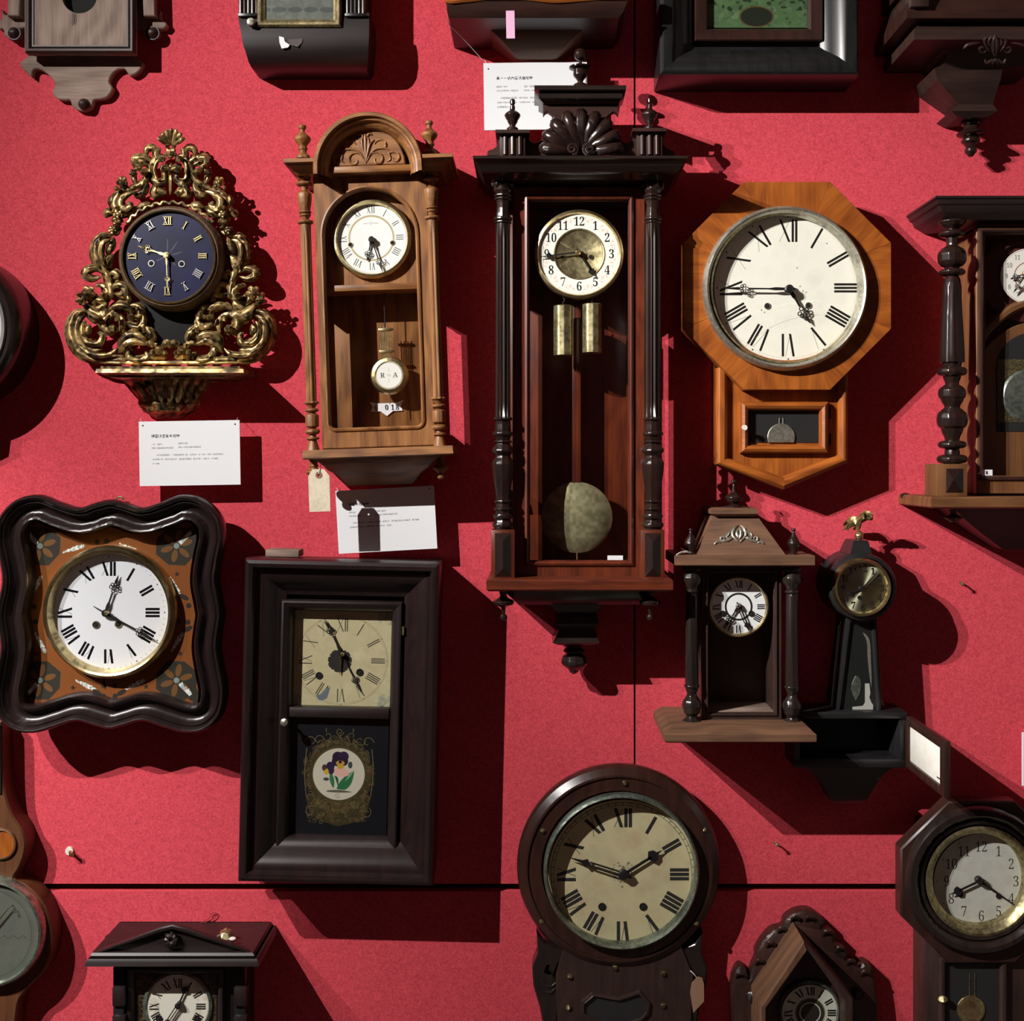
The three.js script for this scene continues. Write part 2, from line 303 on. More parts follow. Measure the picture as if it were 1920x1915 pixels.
function arabic(x, r, size, { font = 'serif', col = '#141210', upright = true, ital = 0, weight = 'bold', skip = [] } = {}) {
  x.fillStyle = col; x.font = `${weight} ${size}px ${font}`; x.textAlign = 'center'; x.textBaseline = 'middle';
  for (let h = 1; h <= 12; h++) { if (skip.includes(h)) continue; const a = h * Math.PI / 6; x.save(); x.translate(Math.sin(a) * r, -Math.cos(a) * r); if (!upright) x.rotate(a); x.transform(0.8, 0, ital, 1, 0, 0); x.fillText(String(h), 0, 0); x.restore(); }
}
const glyph = (t, s, px, py, size, z, sx = 0.85) => {       // a thin cut-out figure, centred on a pixel
  const g = new THREE.ExtrudeGeometry(FONT.generateShapes(s, size * t.k(z)), { depth: 0.0004, bevelEnabled: false, curveSegments: 4 }).scale(sx, 1, 1);
  g.computeBoundingBox(); const b = g.boundingBox;
  return g.translate(t.X(px, z) - (b.min.x + b.max.x) / 2, t.Y(py, z) - (b.min.y + b.max.y) / 2, z - t.zo);
};

// ---------- the room ----------
function struct(name, parts) {
  const g = new THREE.Group(); g.name = name; g.userData = { kind: 'structure' }; scene.add(g);
  for (const [n, geo, m] of parts) { const o = new THREE.Mesh(dress(geo, 0.6), mats[m]); o.name = n; o.castShadow = o.receiveShadow = true; g.add(o); }
  return g;
}
const slab = (x0, x1, y0, y1, z0, z1) => new THREE.BoxGeometry(x1 - x0, y1 - y0, z1 - z0).translate((x0 + x1) / 2, (y0 + y1) / 2, (z0 + z1) / 2);
const RX0 = -3.6, RX1 = 3.4, RZ = 4.6, RH = 3.5, SEAM = EYE + (VY - 1664.5) * S, VSEAM = (1190 - VX) * S;
{
  const parts = [['backing', slab(RX0, RX1, 0, RH, -0.12, -0.019), 'gap']];
  const xs = [RX0, VSEAM - 2.44, VSEAM - 1.22, VSEAM, VSEAM + 1.22, VSEAM + 2.44, RX1];
  for (let i = 0; i < xs.length - 1; i++) parts.push(['panel', slab(xs[i] + 0.0018, xs[i + 1] - 0.0018, SEAM + 0.007, RH, -0.019, 0), 'wall']);
  for (const [a, b] of [[RX0, -1.3], [-1.3, 1.14], [1.14, RX1]]) parts.push(['panel', slab(a + 0.0015, b - 0.0015, 0, SEAM - 0.0075, -0.019, 0), 'wall']);
  struct('wall_back', parts);
  struct('floor', [['slab', slab(RX0, RX1, -0.12, 0, -0.12, RZ), 'floor']]);
  struct('ceiling', [['slab', slab(RX0, RX1, RH, RH + 0.12, -0.12, RZ), 'plaster']]);
  struct('wall_left', [['slab', slab(RX0 - 0.12, RX0, -0.12, RH + 0.12, -0.12, RZ), 'plaster']]);
  struct('wall_right', [['slab', slab(RX1, RX1 + 0.12, -0.12, RH + 0.12, -0.12, RZ), 'plaster']]);
  struct('wall_front', [['slab', slab(RX0 - 0.12, RX1 + 0.12, -0.12, RH + 0.12, RZ, RZ + 0.12), 'plaster']]);
}
{
  const w = (n, d, m, p) => { const o = new THREE.Mesh(d, mats[m]); o.name = n; o.castShadow = o.receiveShadow = true; p.add(o); return o; };
  const tr = new THREE.Group(); tr.name = 'lighting_track'; tr.position.set(-1.85, RH, 1.92); tr.userData = { label: 'black lighting track screwed to the ceiling', category: 'track' }; scene.add(tr);
  w('rail', dress(new RoundedBoxGeometry(2.2, 0.03, 0.035, 1, 0.003).translate(0, -0.015, 0), 0.6), 'fixture', tr);
  LAMPS.forEach((l, i) => {
    const g = new THREE.Group(); g.name = numbered('spotlight'); scene.add(g);
    g.userData = { label: ['middle black spotlight head on the ceiling track', 'black spotlight head at the far left of the ceiling track', 'black spotlight head at the right of the ceiling track'][i], category: 'spotlight', group: 'spotlights on the ceiling track' };
    const at = new THREE.Vector3(...l.at), dir = new THREE.Vector3(...l.aim).sub(at).normalize();
    g.position.copy(at).addScaledVector(dir, -0.02);
    const q = new THREE.Quaternion().setFromUnitVectors(new THREE.Vector3(0, -1, 0), dir);
    w('can', dress(new THREE.LatheGeometry([[0, 0.16], [0.045, 0.16], [0.05, 0.15], [0.05, 0.01], [0.046, 0.01], [0.046, 0.04], [0, 0.04]].map((p) => new THREE.Vector2(...p)), 28), 0.6).applyQuaternion(q), 'fixture', g);
    w('lamp_lens', new THREE.CircleGeometry(0.044, 28).rotateX(Math.PI / 2).translate(0, 0.035, 0).applyQuaternion(q), 'lampglow', g);
    const top = new THREE.Vector3(0, RH - 0.03 - g.position.y, 1.92 - g.position.z), back = new THREE.Vector3(0, 0.16, 0).applyQuaternion(q);
    w('stem', new THREE.TubeGeometry(new THREE.LineCurve3(back, new THREE.Vector3(back.x, top.y, top.z)), 4, 0.008, 8), 'fixture', g);
  });
}

// ---------- shared little builders ----------
const glassPane = (t, pts, z, name = 'glass') => { const s = new THREE.Shape(pts.map((p) => new THREE.Vector2(t.X(p[0], z), t.Y(p[1], z)))); return t.add(name, new THREE.ShapeGeometry(s, 8).translate(0, 0, z - t.zo), 'glass', { keep: true }); };
const winding = (t, list, z, r = 4, m = 'aged') => { for (const [x, y] of list) { const c = t.add('winding_hole', t.ring(x, y, [[r * 1.35, z], [r * 1.35, z + 0.0012], [r, z + 0.0012], [r, z + 0.0002]], 20), m); t.add('arbor', t.ring(x, y, [[r, z + 0.0004], [r * 0.35, z + 0.0004], [r * 0.35, z + 0.0015], [0, z + 0.0015]], 16), 'void', { parent: c }); } };
const pipe = (t, name, cx, cy, z, r, m = 'aged') => t.add(name, t.ring(cx, cy, [[r, z - 0.004], [r, z + 0.002], [r * 0.7, z + 0.004], [0, z + 0.0045]], 18), m);

// ---------- gilt clock with the blue dial ----------
{
  const t = new Thing('gilt_cartel_clock', 'carved gilt openwork clock with round dark blue dial on small shelf', 'clock', 318, 500);
  const ax = 320, mir = (p) => p.map(([x, y, z]) => [2 * ax - x, y, z]);
  const zx = (p) => p.map(([x, y, z]) => [120 + x / 3.302, 220 + y / 3.302, z]);      // read off an enlarged view
  const both = (name, pts, w0, o = {}) => {
    for (const q of [zx(pts), mir(zx(pts))]) {
      const s = t.add(name, t.strand(q, w0 * 1.25, o), 'gilt', { crease: 1.2 });
      t.add('ground', t.strand(q, w0 * 1.85, { ...o, z: 0.04, flat: 0.55, ring: 6 }), 'gilt', { crease: 1.2, parent: s });
    }
  };
  const bb = (name, list, z = 0.062) => { for (const [x, y, r] of list) { const px = 120 + x / 3.302, py = 220 + y / 3.302; for (const q of [px, 2 * ax - px]) t.add(name, t.ball(q, py, z, r / 3.0), 'gilt', { crease: 2 }); } };
  const flower = (x, y, r, z = 0.058) => { const px = 120 + x / 3.302, py = 220 + y / 3.302, R = r / 3.302; for (const q of [px, 2 * ax - px]) { const gs = [t.ball(q, py, z + 0.004, R * 0.36)]; for (let i = 0; i < 5; i++) { const a = i * 1.2566 + 0.4; gs.push(t.ball(q + Math.cos(a) * R * 0.62, py + Math.sin(a) * R * 0.62, z, R * 0.42, 1, 1, 0.7, 10)); } t.add('flower', join(gs), 'gilt', { crease: 2 }); } };
  // crest
  for (let i = 0; i < 7; i++) { const a = (-90 + (i - 3) * 22) * Math.PI / 180; t.add('shell_rib', t.strand([[321, 272, 0.05], [321 + Math.cos(a) * 14, 272 + Math.sin(a) * 13, 0.054], [321 + Math.cos(a) * 24, 271 + Math.sin(a) * 27, 0.06], [321 + Math.cos(a) * 27, 271 + Math.sin(a) * 27, 0.055]], 4.6, { shape: 'c', end: 0.45 }), 'gilt', { crease: 1.2 }); }
  flower(665, 222, 34); bb('berry', [[640, 180, 12], [715, 258, 20]]);
  both('scroll', [...spiral(545, 215, 14, 40, 20, -230)], 4.4); both('leaf', [[600, 190], [575, 215], [580, 250], [625, 262]], 4.6);
  both('leaf', [[560, 290], [515, 255], [470, 250], [440, 258], [450, 300], [500, 295]], 5); both('leaf', [[445, 255], [480, 275], [530, 300]], 4);
  both('scroll', [[640, 262], [600, 240], [560, 265], [543, 320], [550, 380], [590, 408], [625, 385], [618, 340], [605, 318]], 4.8);
  both('scroll', [[630, 275], [590, 262], [565, 300], [562, 350], [580, 385], [610, 378]], 2.6, { z: 0.058 });
  t.add('stem', t.strand([[319, 305], [320, 320], [320, 345], [319, 366]], 6, { shape: 'h', end: 0.35 }), 'gilt', { crease: 1.2 });
  both('leaf', [[655, 300], [625, 318], [612, 345]], 5.5, { z: 0.06 }); both('leaf', [[655, 330], [690, 315], [712, 345]], 3.4, { z: 0.062 });
  both('scroll', [[550, 290], [530, 340], [500, 395], [450, 425], [405, 440]], 5.6, { shape: 'h', end: 0.5 });
  both('scroll', [[600, 405], [570, 440], [560, 480], [600, 490]], 5); both('leaf', [[520, 400], [500, 450], [460, 480], [430, 470]], 5.2); both('leaf', [[570, 430], [600, 460], [640, 470]], 5);
  bb('berry', [[495, 340, 21], [470, 320, 14]]); flower(360, 400, 36); flower(430, 345, 26); bb('berry', [[325, 440, 14], [480, 285, 12]]);
  both('acanthus', [[430, 445], [370, 455], [325, 500], [318, 545], [350, 590], [410, 585], [450, 550]], 6.6); both('acanthus', [[450, 455], [395, 475], [352, 510], [352, 550], [385, 570], [412, 545], [395, 520]], 5.4, { z: 0.06 }); both('acanthus', [[310, 480], [295, 520], [310, 560]], 4.4);
  both('scroll', [[450, 560], [500, 548], [545, 545]], 5);
  t.add('wavy_rim', t.strand(Array.from({ length: 33 }, (_, i) => { const a = (-142 + i * 104 / 32) * Math.PI / 180, r = 103 + 2.6 * Math.cos(i * 2.2); return [318 + Math.cos(a) * r, 483 + Math.sin(a) * r, 0.058]; }), 3.4, { shape: 'e', seg: 90 }), 'gilt', { crease: 1.2 });
  flower(335, 600, 34); flower(330, 655, 28); both('leaf', [[320, 600], [275, 590], [255, 625]], 5); both('leaf', [[300, 560], [330, 590], [370, 600]], 4); flower(300, 700, 30); bb('berry', [[345, 690, 13], [330, 560, 14], [285, 570, 13]]);
  both('acanthus', [[300, 735], [240, 740], [205, 790], [196, 850], [215, 915], [245, 950]], 7); both('acanthus', [[285, 755], [240, 775], [225, 830], [235, 890], [255, 935]], 4.6, { z: 0.06 }); both('scroll', [[310, 740], [290, 800], [262, 850]], 5);
  both('leaf', [[310, 850], [275, 880], [255, 930], [262, 975]], 6.4); both('leaf', [[245, 965], [200, 935], [150, 945], [135, 975], [175, 1000], [235, 985]], 5.4); both('leaf', [[265, 985], [310, 960], [335, 985], [300, 1000]], 5);
  both('stem', [[255, 940], [275, 1010], [290, 1070], [285, 1130]], 5, { shape: 'e' }); both('leaf', [[290, 1080], [320, 1040], [365, 1045], [385, 1090], [350, 1100], [310, 1090]], 6.4); both('leaf', [[385, 1090], [400, 1130], [385, 1150]], 4.4);
  both('scroll', spiral(222, 1098, 62, 20, -120, 200), 5.6); both('scroll', [[180, 1190], [235, 1175], [275, 1130]], 5);
  flower(150, 1085, 46); flower(105, 1130, 34); bb('berry', [[90, 1095, 12], [125, 1160, 13], [245, 1105, 20]]);
  both('shell_leaf', [[130, 1150], [160, 1190], [215, 1230], [260, 1210], [250, 1180]], 9); both('shell_leaf', [[150, 1200], [185, 1235], [230, 1250]], 6, { z: 0.064 });
  both('acanthus', [[150, 1195], [80, 1215], [45, 1290], [60, 1390], [125, 1470], [220, 1500], [310, 1480]], 7.4); both('acanthus', [[140, 1225], [95, 1250], [75, 1310], [95, 1390], [160, 1440], [240, 1440]], 5.6, { z: 0.06 }); both('acanthus', [[140, 1260], [115, 1290], [115, 1350], [150, 1395], [215, 1400], [235, 1350], [205, 1330]], 5, { z: 0.064 }); both('acanthus', [[60, 1350], [110, 1425], [180, 1470], [280, 1470], [330, 1430]], 4.6, { z: 0.06 }); both('acanthus', [[160, 1280], [145, 1320], [170, 1345]], 5, { z: 0.06 });
  both('scroll', spiral(300, 1285, 74, 30, -30, -330), 6); bb('berry', [[300, 1310, 24], [330, 1250, 16]]); both('scroll', [[270, 1195], [340, 1165], [410, 1185], [415, 1225]], 6.4); both('scroll', [[345, 1220], [365, 1280], [350, 1340]], 4.4);
  both('scroll', spiral(440, 1210, 52, 22, -150, 120), 5.4); bb('berry', [[415, 1240, 22], [455, 1185, 13]]); both('leaf', [[490, 1190], [492, 1260], [470, 1300], [420, 1290], [385, 1262]], 5); 
  both('scroll', spiral(478, 1318, 38, 14, -200, 60), 5); both('leaf', [[480, 1290], [525, 1320], [548, 1370], [535, 1400]], 5);
  both('acanthus', [[335, 1435], [370, 1365], [430, 1345], [490, 1370], [480, 1400]], 6.6); both('acanthus', [[340, 1450], [385, 1400], [440, 1385], [520, 1410]], 5, { z: 0.06 }); both('scroll', [[330, 1460], [385, 1430], [410, 1490], [470, 1505], [520, 1480], [500, 1450]], 5.6); both('scroll', [[500, 1400], [540, 1400], [555, 1430]], 4.6);
  bb('berry', [[590, 1442, 26], [550, 1458, 20], [625, 1460, 15], [570, 1412, 13]]); both('leaf', [[530, 1490], [580, 1480], [640, 1490]], 6); both('leaf', [[600, 1420], [640, 1400], [660, 1430]], 4.4);
  both('leaf', [[230, 1500], [330, 1500], [400, 1505]], 5, { shape: 'e' }); t.add('foot_bar', t.strand([[176, 678, 0.05], [250, 680, 0.05], [320, 680, 0.05], [390, 680, 0.05], [464, 678, 0.05]], 3.6, { shape: 'e' }), 'gilt', { crease: 1.2 });
  both('tendril', [[405, 440], [378, 425], [355, 395], [372, 365]], 3.4); both('tendril', [[450, 425], [435, 385], [430, 345], [460, 305]], 3.4); both('tendril', [[345, 565], [330, 620], [325, 680], [300, 735]], 4); both('tendril', [[110, 1140], [145, 1110], [180, 1140], [200, 1170]], 4.4); both('leaf', [[290, 640], [330, 630], [370, 650]], 3.6); both('leaf', [[280, 690], [320, 715], [350, 700]], 3.6); both('leaf', [[390, 1150], [410, 1190], [395, 1225]], 4);
  // movement drum, bezel, dial
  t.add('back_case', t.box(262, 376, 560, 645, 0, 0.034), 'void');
  t.add('drum', t.ring(318, 484, [[92, 0], [92, 0.05]], 48, 0.05), 'void');
  t.add('bezel', t.ring(317, 482, [[99, 0.04], [99, 0.055], [97, 0.07], [92, 0.076], [88, 0.077]], 72), M({ name: 'brown bezel', map: speckTex([0.075, 0.042, 0.022], [0.16, 0.1, 0.055], 301), roughness: 0.5 }));
  t.add('bezel_lip', t.ring(314.5, 480.5, [[89.5, 0.0765], [89, 0.08], [87, 0.0815], [85.3, 0.08], [85, 0.074]], 72), 'brass');
  const tex = dialTex(768, '#0e1138', (x, R) => {
      for (let i = 0; i < 160; i++) { x.fillStyle = rnd() < 0.5 ? '#171b4c' : '#090b26'; x.globalAlpha = 0.16; x.beginPath(); x.arc((rnd() - 0.5) * 2 * R, (rnd() - 0.5) * 2 * R, 20 + rnd() * 90, 0, 7); x.fill(); }
    x.globalAlpha = 0.5; for (const [a, l] of [[0, 0.3], [35, 0.3], [75, 0.27], [140, 0.2], [245, 0.2], [290, 0.22]]) { x.save(); x.rotate(a * Math.PI / 180); x.fillStyle = '#8d8266'; x.beginPath(); x.ellipse(0, -R * (0.08 + l / 2), R * 0.014, R * l / 2, 0, 0, 7); x.fill(); x.restore(); } x.globalAlpha = 1;
  });
  t.print('dial', t.disc(314, 480, 86, 0.0735), tex, { roughness: 0.28 });
  // applied metal numerals
  const num = (h, s) => {
    const k = t.k(0.075), gs = [], H = 16, bar = (x0, x1, w, y0 = 0, y1 = H) => gs.push(new THREE.ExtrudeGeometry(new THREE.Shape([[x0 - w / 2, y0], [x0 + w / 2, y0], [x1 + w / 2, y1], [x1 - w / 2, y1]].map(([a, b]) => new THREE.Vector2(a * k, b * k))), { depth: 0.0015, bevelEnabled: false }));
    const wd = { I: 2.2, V: 6.6, X: 7.4 }, tot = [...s].reduce((a, c) => a + wd[c] + 1.4, -1.4); let p = -tot / 2;
    for (const c of s) { const w = wd[c]; if (c === 'I') bar(p + 1.1, p + 1.1, 1.7); if (c === 'V') { bar(p + w / 2, p + 1, 1.8); bar(p + w / 2, p + w - 0.6, 1); } if (c === 'X') { bar(p + w - 1, p + 1, 1.8); bar(p + 0.6, p + w - 0.6, 1); } p += w + 1.4; }
    bar(0, 0, tot + 2, 0, 1.1); bar(0, 0, tot + 2, H - 1.1, H);
    return join(gs).translate(0, 58 * k, 0).rotateZ(-h * Math.PI / 6).translate(t.X(314, 0.0745), t.Y(480, 0.0745), 0.0745);
  };
  ROMAN.forEach((s, h) => t.add('numeral', num(h, s), h % 3 === 0 || [1, 2, 8, 9].includes(h) ? 'brass' : 'steel'));
  winding(t, [[283.5, 494], [340.5, 495]], 0.0738, 4.6, 'steel');
  t.hand('hour_hand', 312, 479, 0.0765, 288.5, 56, 5, 'cross', 'brass');
  t.hand('minute_hand', 312, 479, 0.079, 178, 66, 3.4, 'cross', 'brass');
  pipe(t, 'center_cap', 312, 479, 0.082, 4.4, 'brass');
  // shelf and corbel
  t.add('shelf', join(t.loft([[687, 189, 450, 0.105], [690, 189, 450, 0.105], [692, 180, 456, 0.115], [699, 179, 457, 0.117], [701, 184, 452, 0.112], [704, 200, 434, 0.1], [708, 206, 428, 0.098]])), 'gilt');
  t.add('corbel', t.turn(318, 0.0, 706, 92, [['l', 92, 4], ['v', 70, 18], ['v', 56, 24], ['b', 58, 10], ['v', 50, 8], ['v', 34, 10], ['l', 26, 5]], { half: true, fl: [14, 0.1, 708, 800], zs: 0.9 }), 'gilt', { crease: 0.9 });
  for (let i = -3; i <= 3; i++) { const x = 318 + i * 20, zf = 0.078 * Math.sqrt(Math.max(0.1, 1 - (i / 4.2) ** 2)); t.add('acanthus_leaf', t.strand([[x + i * 3, 708, zf], [x, 722, zf], [318 + i * 16, 742, zf * 0.8], [318 + i * 15, 756, zf * 0.72]], 6.5, { shape: 'c', end: 0.3, flat: 0.5 }), 'gilt', { crease: 1.2 }); }
}

// ---------- oak clock with arched hood ----------
{
  const t = new Thing('arched_oak_clock', 'light oak wall clock with arched hood, white dial and pendulum behind glass', 'clock', 698, 560, 0.034);
  // case: back, top, bottom, glazed sides
  t.add('back_board', t.box(598, 802, 330, 842, 0, 0.012), 'oak');
  t.add('case_top', t.box(598, 806, 322, 345, 0.0, 0.085), 'oak');
  t.add('case_bottom', t.box(598, 806, 812, 842, 0.0, 0.085), 'oak');
  for (const x of [598, 796]) { t.add('side_frame', join(t.box(x, x + 10, 330, 842, 0.012, 0.03), t.box(x, x + 10, 330, 842, 0.062, 0.085), t.box(x, x + 10, 330, 585, 0.03, 0.062), t.box(x, x + 10, 795, 842, 0.03, 0.062)), 'oak'); const p = t.add('side_glass', new THREE.PlaneGeometry(0.032, 0.2).rotateY(Math.PI / 2).translate(t.X(x + 5, 0.05), t.Y(690, 0.05), 0.046), 'glass', { keep: true }); p.name = 'side_glass'; }
  // door with arched opening
  const open = [...arc(696, 440, 88, 180, 360, 28), [784, 790], ...arc(772, 791, 12, 0, 90, 5), ...arc(620, 791, 12, 90, 180, 5)];
  const door = t.add('door', t.plate([[594, 322], [808, 322], [808, 840], [594, 840]], 0.085, 0.103, { holes: [open], b: 0.002 }), 'oak');
  t.add('bead', t.sweep(open, [[-5, 0.103], [-4, 0.106], [-1, 0.107], [1.5, 0.104], [2, 0.09]]), 'oak', { parent: door });
  const gl = glassPane(t, open, 0.094); t.g.remove(gl); door.add(gl);
  t.add('dial_board', t.plate([...arc(696, 440, 93, 180, 360, 24), [789, 540], [603, 540]], 0.062, 0.07), 'oak');
  t.add('dial_ledge', t.box(603, 789, 533, 545, 0.03, 0.088, 0.002), 'oak');
  t.add('bezel', t.ring(700, 447, [[75, 0.07], [75, 0.08], [72, 0.085], [68, 0.086], [65, 0.078]], 64), 'brass');
  const tex = dialTex(640, '#f1f1ec', (x, R) => {
    roman(x, R * 0.9, R * 0.69, { thick: 0.1, thin: 0.05, gap: 0.16, col: '#3a3a36' }); hoop(x, R * 0.96, 1.5, '#777'); hoop(x, R * 0.62, R * 0.035, '#c2b183'); hoop(x, R * 0.64, 2, '#7d7350'); hoop(x, R * 0.6, 2, '#7d7350');
    spots(x, R * 0.94, R * 0.008, '#555'); x.fillStyle = '#777'; for (let i = 0; i < 6; i++) for (const q of [-1, 1]) { x.fillRect(q * R * (0.05 + i * 0.03) - R * 0.008, -R * 0.43, R * 0.007, R * 0.035); x.fillRect(q * R * (0.05 + i * 0.03) - R * 0.008, -R * (0.43 - (i % 3) * 0.012), R * 0.018, R * 0.007); } x.strokeStyle = '#666'; x.strokeRect(-R * 0.015, -R * 0.45, R * 0.03, R * 0.06);
  });
  t.print('dial', t.disc(700, 447, 67, 0.0755), tex, { roughness: 0.4 });
  winding(t, [[660, 458], [739, 457]], 0.0757, 3.4, 'brass');
  t.hand('hour_hand', 700, 449, 0.078, 193, 42, 4.6, 'cross'); t.hand('minute_hand', 700, 449, 0.0805, 163, 68, 4, 'cross'); pipe(t, 'center_cap', 699, 449, 0.084, 5.5, 'iron');
  // pendulum
  const rods = []; for (let i = 0; i < 7; i++) rods.push(t.turn(711 + i * 3.2, 0.05, 612 + (i % 2) * 4, 0.9, [['l', 0.9, 62]], { seg: 6 }));
  t.add('pendulum_rods', join(rods), 'aged'); t.add('pendulum_bridge', join(t.box(707, 735, 617, 621, 0.047, 0.053, 0.0005), t.box(707, 735, 658, 662, 0.047, 0.053, 0.0005)), 'brass');
  t.add('pendulum_rod', t.turn(720, 0.05, 545, 1.2, [['l', 1.2, 70]], { seg: 6 }), 'iron');
  t.add('pendulum_bob', t.ring(724, 705, [[0, 0.042], [36, 0.046], [36, 0.05], [33, 0.056], [27, 0.058], [25, 0.055]], 48), 'brass');
  t.print('bob_medallion', t.disc(724, 705, 25, 0.0555, 40), dialTex(256, '#ecece4', (x, R) => { x.fillStyle = '#4a4a46'; x.font = `bold ${R * 0.5}px serif`; x.textAlign = 'center'; x.textBaseline = 'middle'; x.fillText('R', -R * 0.48, 0); x.fillText('A', R * 0.48, 0); x.strokeStyle = '#555'; x.lineWidth = 2; x.strokeRect(-R * 0.1, -R * 0.05, R * 0.2, R * 0.1); for (const s of [-1, 1]) { x.beginPath(); x.moveTo(0, s * R * 0.25); x.lineTo(0, s * R * 0.55); x.stroke(); } hoop(x, R * 0.95, 3, '#999'); }));
  t.add('bob_tip', t.turn(724, 0.05, 740, 1.4, [['l', 0.8, 20]], { seg: 6 }), 'brass');
  t.add('degree_scale', t.plate([[686, 754], [702, 757], [734, 757], [750, 752], [744, 763], [748, 772], [730, 772], [718, 781], [706, 772], [688, 772], [692, 763]], 0.014, 0.015, { b: 0 }), 'paper');
  for (const [x, s] of [[698, '6'], [718, '0'], [729, '1'], [738, '8']]) t.add('numeral', glyph(t, s, x, 765, 10, 0.0152), 'iron');
  // hood
  const hoodLv = (s) => t.loft([[293, 0, 0.152], [300, 0, 0.152], [302, 5, 0.147], [307, 8, 0.143], [309, 12, 0.138], [316, 18, 0.13], [323, 22, 0.125]].map(([y, d, z]) => s < 0 ? [y, 539 + d, 597, z] : [y, 798, 857 - d, z]));
  t.add('cornice', hoodLv(-1), 'oak'); t.add('cornice', hoodLv(1), 'oak');
  t.add('hood', t.sweep([[594, 323], ...arc(697, 312, 103, 180, 360, 40), [800, 323]], [[0, 0.0], [0, 0.153], [2, 0.155], [8, 0.155], [10, 0.148], [14, 0.147], [16, 0.14], [21, 0.137], [24, 0.132], [27, 0.12], [27, 0.02]], { closed: false }), 'oak', { crease: 0.5 });
  t.add('hood_back', t.plate([...arc(697, 312, 100, 180, 360, 30)], 0.0, 0.07), 'oak');
  t.add('tympanum', t.plate([...arc(694, 311, 74, 180, 360, 30)], 0.07, 0.122, { b: 0.002 }), 'oak');
  t.add('frieze_rail', t.box(612, 782, 311, 323, 0.0, 0.128), 'oak');
  // carved fan of scrolls on the tympanum
  const cv = (p, w = 2.4) => { const o = { z: 0.123, flat: 0.9 }; t.add('carving', t.strand(p, w, o), 'oak', { crease: 1.2 }); t.add('carving', t.strand(p.map(([x, y]) => [1388 - x, y]), w, o), 'oak', { crease: 1.2 }); };
  cv(spiral(673, 300, 15, 3, -40, -400, 18)); cv(spiral(640, 298, 13, 3, -20, -380, 18)); cv([[694, 306], [690, 285], [684, 270], [676, 262]], 2.6); cv(spiral(664, 274, 13, 3, -10, -340, 18)); cv([[693, 300], [688, 272], [688, 256]], 2.4); cv(spiral(684, 256, 7, 3, 60, -160, 10)); cv([[694, 306], [678, 282], [655, 280], [648, 288]], 2.2); cv([[655, 305], [648, 300], [650, 288], [640, 285]], 2);
  t.add('carving', t.strand([[694, 308], [694, 285], [694, 258], [694, 249]], 3, { z: 0.123 }), 'oak', { crease: 1.2 });
  // columns
  const col = [['l', 12.5, 10], ['v', 7, 5], ['b', 15, 9], ['v', 6, 6], ['v', 13.5, 9], ['l', 13, 9], ['v', 10, 22], ['j', 8.5], ['b', 12, 5], ['l', 8, 1], ['b', 11, 5], ['v', 6.5, 6], ['b', 15, 9], ['j', 10], ['l', 10, 331], ['b', 14, 6], ['v', 6.5, 7], ['b', 13, 8], ['v', 12.5, 6], ['l', 12.5, 20], ['v', 6, 4], ['b', 14, 12], ['v', 7, 4], ['b', 12.5, 6], ['l', 12.5, 20]];
  for (const x of [577, 815]) {
    t.add('column', t.turn(x, 0.1, 322, 12, col, { fl: [8, 0.16, 424, 752] }), 'oak', { crease: 0.5 });
    t.add('finial', t.turn(x, 0.11, 231, 5, [['b', 7.5, 8], ['v', 4.5, 4], ['v', 15.5, 14], ['v', 7, 16], ['b', 9, 5], ['v', 6.5, 5], ['v', 13, 8], ['l', 13, 3]]), 'oak', { crease: 0.55 });
    t.add('drop_finial', t.turn(x, 0.1, 858, 9, [['v', 7, 10], ['b', 9, 5], ['v', 15, 9], ['v', 5, 12], ['b', 7, 8], ['l', 2, 2]]), 'oak', { crease: 0.55 });
  }
  t.add('base_shelf', t.loft([[841, 557, 838, 0.148], [856, 556, 839, 0.15], [858, 559, 836, 0.147]]), 'oak');
  t.add('apron', t.loft([[858, 577, 818, 0.125], [864, 586, 809, 0.12], [870, 594, 800, 0.112], [880, 604, 790, 0.1], [890, 622, 776, 0.08], [906, 636, 764, 0.055], [910, 640, 760, 0.05]]), 'oak');
}

